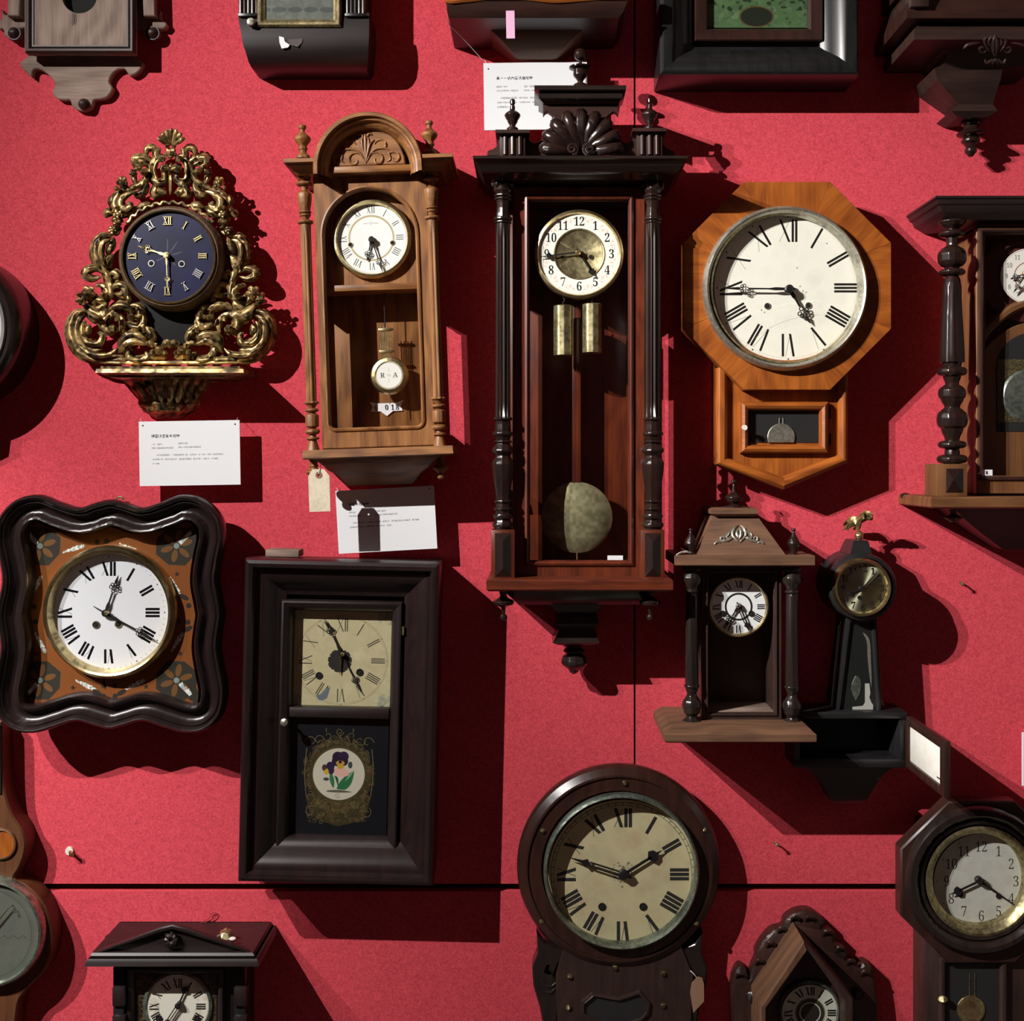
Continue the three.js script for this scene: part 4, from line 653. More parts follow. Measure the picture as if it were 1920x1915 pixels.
  { // the door stands square to the wall, hinged at the right side of the box
    const X = t.X(1697, 0.09) + 0.0066, yt = t.Y(1343, 0.09), yb = t.Y(1438, 0.09), w = 0.2, z0 = 0.086, b = (y0, y1, za, zb, x0 = -0.006, x1 = 0.006) => new RoundedBoxGeometry(x1 - x0, y0 - y1, zb - za, 1, 0.001).translate(X + (x0 + x1) / 2, (y0 + y1) / 2, (za + zb) / 2);
    const d = t.add('door', join(b(yt, yt - 0.014, z0 + 0.0155, z0 + w - 0.0175), b(yb + 0.014, yb, z0 + 0.0155, z0 + w - 0.0175), b(yt, yb, z0, z0 + 0.016), b(yt, yb, z0 + w - 0.018, z0 + w)), 'redbrown');
    t.add('door_panel', b(yt - 0.012, yb + 0.012, z0 + 0.014, z0 + w - 0.016, -0.0012, 0.003), M({ name: 'white panel', map: speckTex([0.72, 0.7, 0.62], [0.8, 0.78, 0.71], 331), roughness: 0.8 }), { parent: d });
    t.add('latch', b((yt + yb) / 2 - 0.018, (yt + yb) / 2 - 0.02, z0 + w - 0.028, z0 + w - 0.014, -0.008, -0.006), 'iron', { parent: d });
  }
}

// ---------- wavy framed clock with mother-of-pearl inlay ----------
{
  const t = new Thing('wavy_framed_clock', 'dark wavy-framed clock with inlaid orange panel around a white Roman dial', 'clock', 204, 1150);
  const cx = 203, cy = 1150, half = [[0, -213], [28, -207], [58, -198], [95, -208], [135, -222], [178, -212], [208, -180], [215, -140], [207, -95], [203, -60], [209, -25], [213, 5], [209, 35], [206, 65], [212, 105], [219, 150], [210, 195], [180, 222], [142, 227], [100, 216], [62, 205], [30, 213], [0, 220]];
  const ctl = [...half.map(([x, y]) => [cx + x, cy + y]), ...half.slice(1, -1).reverse().map(([x, y]) => [cx - x, cy + y])], outl = smooth(ctl, 220, true).slice(0, -1);
  t.add('frame', t.sweep(outl, [[32, 0], [26, 0.04], [3, 0.062], [0, 0.078], [0, 0.09], [2, 0.098], [6, 0.101], [10, 0.098], [12, 0.092], [15, 0.094], [17, 0.09], [21, 0.083], [28, 0.08], [35, 0.081], [39, 0.086], [42, 0.091], [46, 0.092], [49, 0.087], [50, 0.075], [51, 0.06]]), M({ name: 'ebonised frame', map: mats.dark.map, roughness: 0.3 }), { crease: 0.9 });
  // panel: its outline is the frame's, 57 px further in
  const inner = (() => { const n = outl.length, d = 50; return outl.map((p, i) => { const a = outl[(i + n - 1) % n], b = outl[(i + 1) % n], ex = b[0] - a[0], ey = b[1] - a[1], l = Math.hypot(ex, ey); return [p[0] - ey / l * d, p[1] + ex / l * d]; }); })();
  const W = 340, tex = canvasTex(1024, 1024, (x) => {
    const k = 1024 / W, P = (px, py) => [(px - (cx - W / 2)) * k, (py - (cy - W / 2)) * k];
    x.fillStyle = '#7c4822'; x.fillRect(0, 0, 1024, 1024);
    for (let i = 0; i < 2600; i++) { x.globalAlpha = 0.1; x.fillStyle = rnd() < 0.5 ? '#a3662f' : '#6f3a18'; x.fillRect(rnd() * 1024, rnd() * 1024, 2 + rnd() * 30, 1 + rnd() * 2); } x.globalAlpha = 1;
    for (const [sx, sy] of [[-1, -1], [1, -1], [1, 1], [-1, 1]]) {
      const [ux, uy] = P(cx + sx * 128, cy + sy * 126);
      x.fillStyle = '#33312a'; x.beginPath(); for (let i = 0; i < 8; i++) { const a = i * Math.PI / 4 + 0.39, r = (i % 2 ? 42 : 40) * k; x.lineTo(ux + Math.cos(a) * r, uy + Math.sin(a) * r * 0.95); } x.fill();
      x.beginPath(); x.moveTo(ux - 30 * k, uy); x.lineTo(ux + sx * 60 * k, uy + sy * 60 * k); x.lineTo(ux + 30 * k, uy); x.fill();
      x.fillStyle = '#6d4a2a'; for (let i = 0; i < 6; i++) { x.save(); x.translate(ux, uy); x.rotate(i * Math.PI / 3 + 0.2); x.beginPath(); x.ellipse(0, -19 * k, 5.5 * k, 12 * k, 0, 0, 7); x.fill(); x.restore(); }
      x.fillStyle = '#7d8a82'; x.beginPath(); x.arc(ux, uy, 5.5 * k, 0, 7); x.fill();
      for (let i = 0; i < 5; i++) { x.fillStyle = ['#cfd6d2', '#9fb0aa', '#b9a9a2', '#dfe4df'][i % 4]; x.beginPath(); const a = ux + sx * (8 + i * 4) * k, b = uy + sy * (8 + i * 4) * k; x.moveTo(a - 5 * k, b); x.lineTo(a + rnd() * 4 * k, b - 5 * k); x.lineTo(a + 5 * k, b + 2 * k); x.lineTo(a, b + 6 * k); x.fill(); }
    }
    const spray = (px, py, ang) => { const [u, v] = P(px, py); x.save(); x.translate(u, v); x.rotate(ang); for (let i = 0; i < 12; i++) { x.fillStyle = ['#d5dbd6', '#a9b7b0', '#c3b5ad', '#e6e9e3', '#8f9d97'][i % 5]; const q = (i / 11 - 0.5) * 38 * k, s = (7 - Math.abs(i - 7) * 0.6) * k * 0.8; x.beginPath(); x.moveTo(q - s, (rnd() - 0.5) * 5 * k); x.lineTo(q + rnd() * s, -s); x.lineTo(q + s, (rnd() - 0.5) * 4 * k); x.lineTo(q, s * 0.9); x.fill(); } x.restore(); };
    for (const [px, py, a] of [[137, 1030, -0.3], [242, 1028, 0.45], [68, 1100, -1.1], [328, 1100, 1.1], [75, 1205, 1.1], [332, 1205, -1.0], [160, 1285, 0.45], [252, 1285, -0.45]]) spray(px, py, a);
    const star = (px, py) => { const [u, v] = P(px, py); x.fillStyle = '#2c2722'; x.beginPath(); for (let i = 0; i < 10; i++) { const a = i * Math.PI / 5 - 1.57, r = (i % 2 ? 2.3 : 6) * k; x.lineTo(u + Math.cos(a) * r, v + Math.sin(a) * r); } x.fill(); };
    for (const p of [[57, 1077], [332, 1077], [68, 1226], [338, 1226], [137, 1290], [274, 1288]]) star(...p);
    x.fillStyle = '#322b25'; for (const [px, py] of [[64, 1138], [66, 1166], [331, 1137], [334, 1166], [48, 1166], [354, 1136], [352, 1167], [195, 1286], [215, 1286], [194, 1306], [216, 1306], [200, 1015], [182, 1016]]) { const [u, v] = P(px, py); x.beginPath(); x.arc(u, v, 5 * k, 0, 7); x.fill(); }
    for (const [px, py, a] of [[182, 1299, 0.5], [228, 1299, -0.5], [52, 1180, 0.4], [345, 1120, 0.5], [352, 1180, -0.5]]) { const [u, v] = P(px, py); x.beginPath(); x.ellipse(u, v, 10 * k, 4.5 * k, a, 0, 7); x.fill(); }
  });
  const pg = t.plate(inner, 0.052, 0.062, { b: 0 }); { const p = pg.attributes.position, u = pg.attributes.uv, k = t.k(0.062); for (let i = 0; i < p.count; i++) u.setXY(i, 0.5 + (p.getX(i) - t.X(cx, 0.062)) / (W * k), 0.5 + (p.getY(i) - t.Y(cy, 0.062)) / (W * k)); }
  t.add('case', t.box(70, 336, 1016, 1284, 0, 0.052), 'dark');
  t.print('inlaid_panel', pg, tex, { roughness: 0.35 });
  t.add('bezel', t.ring(201, 1150, [[126, 0.0620], [126, 0.0740], [123, 0.0840], [118, 0.0890], [114, 0.0870], [112, 0.0780], [108, 0.0660]], 96), 'brass', { crease: 0.8 });
  t.print('dial', t.disc(204, 1149, 111, 0.0670, 96), dialTex(1024, '#dcdee2', (x, R) => { roman(x, R * 0.86, R * 0.62, { thick: 0.17, thin: 0.025, gap: 0.075, col: '#101014' }); ticks(x, R * 0.93, R * 0.965, { w: 2.4, col: '#444', skip5: true }); spots(x, R * 0.945, R * 0.012); }), { roughness: 0.22 });
  winding(t, [[180, 1172], [222, 1171]], 0.0672, 5.4, 'aged');
  t.hand('hour_hand', 198, 1150, 0.0710, 19, 76, 6, 'cross'); t.hand('minute_hand', 198, 1150, 0.0745, 118.6, 108, 5.2, 'cross'); pipe(t, 'center_cap', 198, 1150, 0.0780, 4, 'brass');
  t.hand('alarm_hand', 198, 1150, 0.0695, 300, 26, 2.5, 'plain');
  glassPane(t, arc(202, 1150, 114, 0, 354, 60), 0.0830);
  t.add('hanger', t.strand([[216, 942, 0.01], [219, 934, 0.012], [227, 932, 0.014], [233, 938, 0.014]], 1.8, { shape: 'e' }), 'aged');
}

// ---------- the two square framed clocks ----------
{
  const t = new Thing('flower_tablet_clock', 'dark brown square-framed clock with cream dial above a black pansy tablet', 'clock', 637, 1350, -0.023);
  t.add('case', t.box(462, 806, 1062, 1648, 0, 0.05), 'dark');
  t.add('frame', t.sweep(t.rect(450, 818, 1051, 1660), [[4, 0], [0, 0.1], [0, 0.112], [3, 0.119], [9, 0.122], [16, 0.12], [19, 0.114], [20, 0.108], [24, 0.1075], [34, 0.104], [44, 0.097], [54, 0.086], [62, 0.078], [68, 0.075], [71, 0.074], [72, 0.06]]), M({ name: 'dark veneer', map: mats.dark.map, color: new THREE.Color(1.1, 0.95, 1.0), roughness: 0.33 }), { crease: 0.45 });
  const d = t.add('door', t.sweep(t.rect(521, 749, 1127, 1594), [[0, 0.06], [0, 0.079], [2, 0.082], [5, 0.083], [12, 0.08], [18, 0.074], [20, 0.068], [21, 0.05]]), 'dark', { crease: 0.5 });
  t.add('rail', t.box(541, 729, 1328, 1347, 0.05, 0.074, 0.002), 'dark', { parent: d });
  t.print('dial', t.quad(541, 730, 1146, 1330, 0.052), canvasTex(1024, 1024, (x) => {
    const k = 1024 / 189; x.fillStyle = '#b9af88'; x.fillRect(0, 0, 1024, 1024); stain(x, 1024, 1024, 700, '#a89c70', 3, 60, 0.1); stain(x, 1024, 1024, 400, '#ddd5b0', 3, 70, 0.1);
    for (const [a, b] of [[60, 60], [965, 50], [960, 960], [60, 965]]) { x.globalAlpha = 0.35; x.fillStyle = '#7d8a80'; for (let i = 0; i < 14; i++) { x.beginPath(); x.ellipse(a + (rnd() - 0.5) * 150, b + (rnd() - 0.5) * 150, 20 + rnd() * 30, 10 + rnd() * 20, rnd() * 3, 0, 7); x.fill(); } } x.globalAlpha = 1;
    x.save(); x.translate(525, 512); hoop(x, 468, 7, '#a3966c'); hoop(x, 455, 2, '#6b6248'); roman(x, 440, 300, { thick: 0.075, thin: 0.03, gap: 0.07, col: '#3a3328' }); spots(x, 461, 6, '#5d533c'); hoop(x, 260, 2, '#b7ac82');
    x.fillStyle = '#191510'; x.beginPath(); for (let i = 0; i < 44; i++) { const a = i / 44 * 6.283, r = i % 2 ? 108 + (i % 5) * 4 : 124; x.lineTo(-18 + Math.cos(a) * r, 8 + Math.sin(a) * r); } x.fill();
    x.fillStyle = '#5f6a72'; x.beginPath(); for (const [a, b] of [[-255, 372], [-200, 360], [-150, 300], [-110, 280], [-125, 350], [-140, 400], [-185, 425], [-225, 420]]) x.lineTo(a, b); x.fill();
    x.restore(); x.strokeStyle = '#463c2c'; x.lineWidth = 7; for (const s of [-1, 1]) { x.beginPath(); x.moveTo(945 - 18 * s, 975); x.quadraticCurveTo(945, 985, 945 + 18 * s, 1000); x.stroke(); }
  }), { roughness: 0.7 });
  winding(t, [[596, 1268], [672, 1260]], 0.0522, 5, 'iron');
  t.hand('minute_hand', 638, 1227, 0.056, 333, 74, 4.6, 'cross'); t.hand('hour_hand', 638, 1227, 0.0535, 151, 80, 4.4, 'cross'); t.hand('alarm_hand', 636, 1230, 0.055, 182, 34, 3, 'plain', 'brass'); pipe(t, 'center_cap', 638, 1228, 0.059, 4, 'brass');
  t.print('painted_tablet', t.quad(541, 729, 1346, 1575, 0.0575), canvasTex(820, 1000, (x) => {
    x.fillStyle = '#14161a'; x.fillRect(0, 0, 820, 1000); const cx = 420, cy = 462;
    const curl = (a, b, r, a0, a1, w = 7, c = '#5f5734') => { x.strokeStyle = c; x.lineWidth = w; x.beginPath(); for (let i = 0; i <= 24; i++) { const q = a0 + (a1 - a0) * i / 24, rr = r * (1 - 0.75 * i / 24); x.lineTo(a + Math.cos(q) * rr, b + Math.sin(q) * rr); } x.stroke(); };
    x.fillStyle = '#3a3220'; x.beginPath(); x.ellipse(cx, cy, 268, 282, 0, 0, 7); x.fill(); x.beginPath(); for (const [a, b] of [[150, 640], [190, 800], [300, 855], [420, 890], [540, 860], [640, 830], [690, 640]]) x.lineTo(a, b); x.fill();
    for (let i = 0; i < 420; i++) { const a = rnd() * 6.283, r = 235 + rnd() * 60; curl(cx + Math.cos(a) * r * 0.98, cy + Math.sin(a) * r * 1.06, 6 + rnd() * 16, rnd() * 6, rnd() * 6 + 4, 3, ['#6d6440', '#554a2c', '#70502f', '#4a4a2e'][i % 4]); }
    for (let i = 0; i < 260; i++) curl(175 + rnd() * 490, 680 + rnd() * 180, 6 + rnd() * 18, rnd() * 6, rnd() * 6 + 4, 3, ['#6d6440', '#5b3f28', '#68603a', '#474628'][i % 4]);
    for (const s of [-1, 1]) { curl(cx + s * 230, 200, 52, s > 0 ? 0 : 3.14, s > 0 ? -5 : 8, 6); curl(cx + s * 170, 185, 44, 0, s * 6, 6); curl(cx + s * 235, 660, 46, 1.5, 1.5 + s * 6, 6); curl(cx + s * 225, 775, 50, -1, -1 + s * 6, 6); curl(cx + s * 100, 150, 40, 2, 2 + s * 5, 6); x.strokeStyle = '#6d6440'; x.lineWidth = 6; x.beginPath(); x.moveTo(cx + s * 265, 250); x.quadraticCurveTo(cx + s * 295, 460, cx + s * 262, 640); x.stroke(); x.beginPath(); x.moveTo(cx + s * 110, 120); x.lineTo(cx + s * 112, 85); x.stroke(); }
    curl(cx, 115, 34, 0, 9, 6); x.fillStyle = '#4b4228'; x.beginPath(); x.ellipse(cx, cy, 226, 232, 0, 0, 7); x.fill(); x.fillStyle = '#c4beaa'; x.beginPath(); x.arc(cx, cy, 212, 0, 7); x.fill(); stain(x, 0, 0, 0, '#fff', 1, 1, 0);
    const leaf = (pts, c) => { x.fillStyle = c; x.beginPath(); x.moveTo(...pts[0]); for (let i = 1; i < pts.length; i += 2) x.quadraticCurveTo(...pts[i], ...pts[i + 1]); x.fill(); };
    leaf([[405, 585], [420, 500], [545, 430], [540, 560], [470, 590], [440, 590], [405, 585]], '#2f6a42'); leaf([[470, 520], [510, 450], [545, 430], [510, 490], [470, 520]], '#7fb08a'); leaf([[380, 580], [330, 520], [350, 440], [400, 500], [380, 580]], '#35704a'); leaf([[385, 475], [430, 480], [415, 560], [400, 520], [385, 475]], '#24513a');
    leaf([[370, 430], [390, 400], [440, 410], [520, 430], [500, 470], [440, 500], [400, 470], [380, 450], [370, 430]], '#d6a99c');
    const petal = (a, b, r, c, ry = r) => { x.fillStyle = c; x.beginPath(); x.ellipse(a, b, r, ry, 0, 0, 7); x.fill(); };
    petal(408, 322, 44, '#2c1f30'); petal(456, 318, 42, '#33233a'); petal(400, 356, 40, '#2a1d2e'); petal(456, 356, 38, '#2c1f32'); petal(430, 372, 36, '#b08a4e', 22); petal(432, 400, 26, '#c09a2c', 20); petal(430, 362, 12, '#241a14');
    petal(350, 396, 34, '#2b2240'); petal(356, 430, 26, '#2e2545', 36); petal(302, 412, 20, '#4a3030', 28); petal(318, 445, 20, '#c2a22e', 22); petal(512, 385, 18, '#3c4a44', 28); petal(318, 505, 24, '#3a4440', 13);
    x.strokeStyle = '#55564a'; x.lineWidth = 10; x.beginPath(); x.moveTo(325, 603); x.quadraticCurveTo(410, 590, 500, 605); x.quadraticCurveTo(410, 612, 325, 603); x.stroke(); x.lineWidth = 3; x.strokeStyle = '#6d6a5c'; x.beginPath(); x.arc(cx - 8, 640, 15, 0, 7); x.moveTo(cx, 650); x.lineTo(cx + 4, 662); x.stroke();
  }), { roughness: 0.35 });
  glassPane(t, t.rect(541, 730, 1147, 1328), 0.064); glassPane(t, t.rect(541, 730, 1348, 1574), 0.064, 'lower_glass');
  t.add('knob', t.ring(531, 1358, [[3, 0.08], [3, 0.09], [7, 0.094], [7, 0.1], [0, 0.104]], 18), 'pewter', { parent: d, crease: 1 });
  for (const [x, y] of [[752, 1180], [746, 1545]]) t.add('hinge', t.turn(x, 0.079, y - 8, 2, [['l', 2, 16]], { seg: 8 }), 'aged', { parent: d });
}
{
  const t = new Thing('wood_block', 'small worn wooden block lying on top of the dark brown framed clock', 'block', 528, 1046, -0.02, 0.03);
  t.add('block', t.box(497, 560, 1031, 1044.5, 0.03, 0.075, 0.002), 'grey');
}
{
  const t = new Thing('green_tablet_clock', 'black lacquered square-framed clock with green painted glass tablet, cut off above', 'clock', 1424, 0);
  t.add('case', t.box(1240, 1606, -260, 136, 0, 0.05), 'dark');
  t.add('frame', t.sweep(t.rect(1237, 1612, -270, 139), [[0, 0.002], [0, 0.09], [1, 0.098], [5, 0.102], [8, 0.103], [24, 0.1], [26, 0.097], [36, 0.092], [48, 0.08], [58, 0.069], [65, 0.065], [67, 0.05]]), M({ name: 'black lacquer', map: mats.black.map, roughness: 0.3 }), { crease: 0.4 });
  const d = t.add('door', t.sweep(t.rect(1303, 1544, -200, 76), [[0, 0.05], [0, 0.07], [2, 0.073], [10, 0.072], [22, 0.068], [26, 0.062], [27, 0.05]]), 'redbrown', { crease: 0.5 });
  t.print('painted_tablet', t.quad(1326, 1522, -176, 52, 0.055), canvasTex(700, 816, (x, w, h) => {
    x.fillStyle = '#4d6a44'; x.fillRect(0, 0, w, h); stain(x, w, h, 700, '#6d8456', 4, 30, 0.35); stain(x, w, h, 500, '#39553d', 4, 28, 0.35); stain(x, w, h, 160, '#7f9a8a', 3, 14, 0.35); stain(x, w, h, 120, '#22301f', 4, 18, 0.6);
    for (let i = 0; i < 40; i++) { x.fillStyle = '#1d2a1b'; x.globalAlpha = 0.75; x.beginPath(); x.ellipse(30 + rnd() * w, 640 + rnd() * 60 - (i % 3) * 40, 8 + rnd() * 18, 6 + rnd() * 8, 0, 0, 7); x.fill(); } x.globalAlpha = 1;
    x.fillStyle = '#5a4a2c'; x.beginPath(); x.ellipse(330, 742, 116, 72, 0, 0, 7); x.fill(); x.fillStyle = '#20281c'; x.beginPath(); x.ellipse(330, 742, 106, 64, 0, 0, 7); x.fill();
  }), { roughness: 0.4 });
  glassPane(t, t.rect(1329, 1518, -174, 50), 0.06);
}

// ---------- round clock with studded ring, below the middle ----------
{
  const t = new Thing('round_studded_clock', 'dark round drop clock with aged cream dial and brass studs in its wooden ring', 'clock', 1164, 1700);
  t.add('drum', t.ring(1160, 1626, [[180, 0], [180, 0.035]], 80, 0.04), 'dark');
  t.add('ring', t.ring(1161, 1630, [[186, 0.02], [192, 0.032], [192, 0.042], [188, 0.05], [176, 0.059], [172, 0.06], [171, 0.057], [160, 0.056], [146, 0.056], [145, 0.03]], 120), M({ name: 'polished dark ring', map: mats.redbrown.map, roughness: 0.3 }), { crease: 0.4 });
  t.add('bezel', t.ring(1166, 1638, [[147, 0.056], [147, 0.066], [145, 0.074], [142, 0.076], [139.5, 0.072], [139, 0.045]], 96), 'verd', { crease: 0.8 });
  t.print('dial', t.disc(1168, 1640, 140, 0.044, 96), dialTex(1024, '#c3b78f', (x, R) => { for (let i = 0; i < 500; i++) { x.globalAlpha = 0.07; x.fillStyle = ['#9c8f66', '#d6cca6', '#a67f5e', '#8f9274'][i % 4]; x.beginPath(); x.arc((rnd() - 0.5) * 2 * R, (rnd() - 0.5) * 2 * R, 6 + rnd() * 60, 0, 7); x.fill(); } x.globalAlpha = 1; roman(x, R * 0.885, R * 0.63, { thick: 0.18, thin: 0.03, gap: 0.05, col: '#1d1c1a' }); hoop(x, R * 0.965, 4, '#3b372c'); hoop(x, R * 0.925, 3, '#3b372c'); ticks(x, R * 0.925, R * 0.965, { w: 4, col: '#2b2820' }); x.fillStyle = '#3a352a'; x.globalAlpha = 0.5; for (let i = 0; i < 60; i++) { const a = rnd() * 6.28, r = R * 0.06 + rnd() * R * 0.12; x.beginPath(); x.arc(Math.cos(a) * r, Math.sin(a) * r, 2 + rnd() * 7, 0, 7); x.fill(); } x.globalAlpha = 1; }), { roughness: 0.7 });
  winding(t, [[1129, 1701], [1206, 1701]], 0.0442, 5.4, 'iron');
  t.hand('hour_hand', 1169, 1640, 0.05, 58, 86, 8, 'spade'); t.hand('minute_hand', 1169, 1641, 0.054, 288, 108, 6, 'split'); pipe(t, 'center_cap', 1169, 1641, 0.058, 9, 'iron');
  glassPane(t, arc(1166, 1638, 138, 0, 354, 60), 0.066);
  for (const [x, y] of [[895, 190], [300, 535], [1475, 530], [293, 1190], [1412, 1207], [825, 1530], [497, 1593], [1175, 1573], [488, 1818], [1173, 1803]]) t.add('stud', t.ball(940 + x / 3.868, 1420 + y / 3.868, y > 1400 ? 0.052 : 0.0575, 5.2, 1, 1, 0.6), 'aged', { crease: 2 });
  t.add('drop_case', t.plate([[1060, 1770], [1275, 1770], [1300, 1830], [1290, 2050], [1165, 2110], [1050, 2050], [1042, 1830]], 0, 0.05), 'umber');
  const win = [[1096, 1882], [1112, 1869], [1160, 1878], [1198, 1866], [1214, 1884], [1212, 1900], [1200, 1912], [1160, 1922], [1110, 1912], [1096, 1900]];
  t.add('window_frame', t.sweep(win, [[-6, 0.05], [-5, 0.055], [-1, 0.056], [0, 0.051]]), 'umber'); t.add('window_back', t.plate(win, 0.05, 0.0508, { b: 0 }), 'void'); glassPane(t, win, 0.053); t.add('window_glint', t.strand([[1095, 1883, 0.056], [1113, 1868, 0.056]], 1, { shape: 'e' }), 'steel');  // short steel strand added as a modelled highlight on the window corner
  for (const s of [-1, 1]) { const f = (p) => p.map(([x, y]) => [s < 0 ? x : 2 * 1162 - x, y]);
    t.add('carved_ear', t.plate(f([[1006, 1748], [1022, 1770], [1055, 1780], [1066, 1800], [1048, 1808], [1038, 1830], [1050, 1850], [1046, 1900], [1042, 1990], [1025, 1960], [1012, 1890], [1000, 1850], [998, 1815], [1008, 1790]]), 0, 0.045, { holes: [f([[1022, 1808], [1034, 1806], [1032, 1818], [1040, 1830], [1030, 1832], [1016, 1826]])], b: 0.003 }), 'ebony');
    t.add('carved_scroll', t.strand(f([[1012, 1830], [1020, 1846], [1034, 1850], [1044, 1842]]).map(([x, y]) => [x, y, 0.046]), 3, {}), 'ebony', { crease: 1 }); t.add('carved_scroll', t.strand(f([[1016, 1856], [1030, 1862], [1044, 1852]]).map(([x, y]) => [x, y, 0.046]), 2.6, {}), 'ebony', { crease: 1 }); }
}
{
  const t = new Thing('paper_tag', 'tan paper tag tied beside the round studded clock', 'tag', 1306, 1860, 0.0, 0.052);
  t.add('tag', t.plate([[1308, 1832], [1316, 1834], [1320, 1846], [1320, 1878], [1300, 1900], [1294, 1862], [1297, 1844]], 0.052, 0.0535, { b: 0 }), M({ name: 'tan paper', color: new THREE.Color(0.3, 0.17, 0.1), roughness: 0.9 }));
  t.add('string', t.strand([[1308, 1836, 0.053], [1300, 1826, 0.055], [1294, 1821, 0.05], [1290, 1824, 0.046]], 0.8, { shape: 'e' }), 'thread');
}

// ---------- gabled carved clock at the bottom ----------
{
  const t = new Thing('gabled_carved_clock', 'dark gabled clock with scalloped carved crest and pale ring dial, cut off below', 'clock', 1512, 1850);
  const zx = (p) => p.map(([x, y]) => [1340 + x / 3.31, 1680 + y / 3.31]);
  const crest = smooth(zx([[115, 780], [115, 520], [160, 445], [195, 460], [215, 520], [240, 450], [262, 400], [262, 360], [300, 290], [360, 225], [430, 200], [440, 160], [480, 125], [540, 100], [600, 102], [650, 130], [690, 170], [668, 205], [720, 215], [762, 262], [742, 290], [800, 320], [834, 365], [820, 395], [870, 420], [895, 445], [935, 422], [975, 440], [990, 500], [1010, 640], [1015, 780]]), 120);
  t.add('crest', t.plate([...crest.map(([x, y]) => [x, y]), [1646, 2010], [1376, 2010]], 0, 0.035, { b: 0.004 }), 'redbrown', { crease: 0.8 });
  t.add('case', t.plate(zx([[320, 700], [560, 300], [830, 640], [850, 1100], [310, 1100]]), 0.0, 0.075), 'umber');
  t.add('gable_bar', t.plate(zx([[285, 695], [555, 285], [578, 340], [320, 700], [320, 1080], [285, 1080]]), 0.03, 0.125, { b: 0.002 }), 'brown'); t.add('gable_bar', t.plate(zx([[578, 340], [555, 285], [600, 330], [860, 640], [860, 1080], [810, 1080], [810, 660]]), 0.03, 0.125, { b: 0.002 }), 'umber');
  t.add('bezel', t.ring(1519, 1899, [[58, 0.075], [58, 0.082], [54, 0.086], [52, 0.08]], 56), 'verd');
  t.print('dial', t.disc(1519, 1900, 53, 0.0785, 56), dialTex(512, '#c2c5b4', (x, R) => { roman(x, R * 0.92, R * 0.62, { thick: 0.2, thin: 0.05, gap: 0.08 }); hoop(x, R * 0.46, R * 0.16, '#302d24'); hoop(x, R * 0.53, R * 0.04, '#9a9a86'); x.fillStyle = '#25211b'; x.beginPath(); x.arc(0, 0, R * 0.34, 0, 7); x.fill(); }));
  t.add('boss', t.ball(1610, 1866, 0.042, 10, 1, 1, 0.7), 'turned', { crease: 2 }); t.add('boss', t.ball(1408, 1870, 0.042, 10, 1, 1, 0.7), 'turned', { crease: 2 });
  for (const s of zx([[500, 150], [590, 150], [700, 240], [780, 340], [850, 420], [420, 220], [350, 310], [280, 420], [935, 490], [160, 500]])) t.add('carved_leaf', t.strand([[s[0] - 9, s[1] + 5, 0.035], [s[0] - 4, s[1] - 5, 0.04], [s[0] + 6, s[1] - 4, 0.04], [s[0] + 9, s[1] + 5, 0.036]], 3.4, { flat: 0.7 }), 'redbrown', { crease: 1 });
}

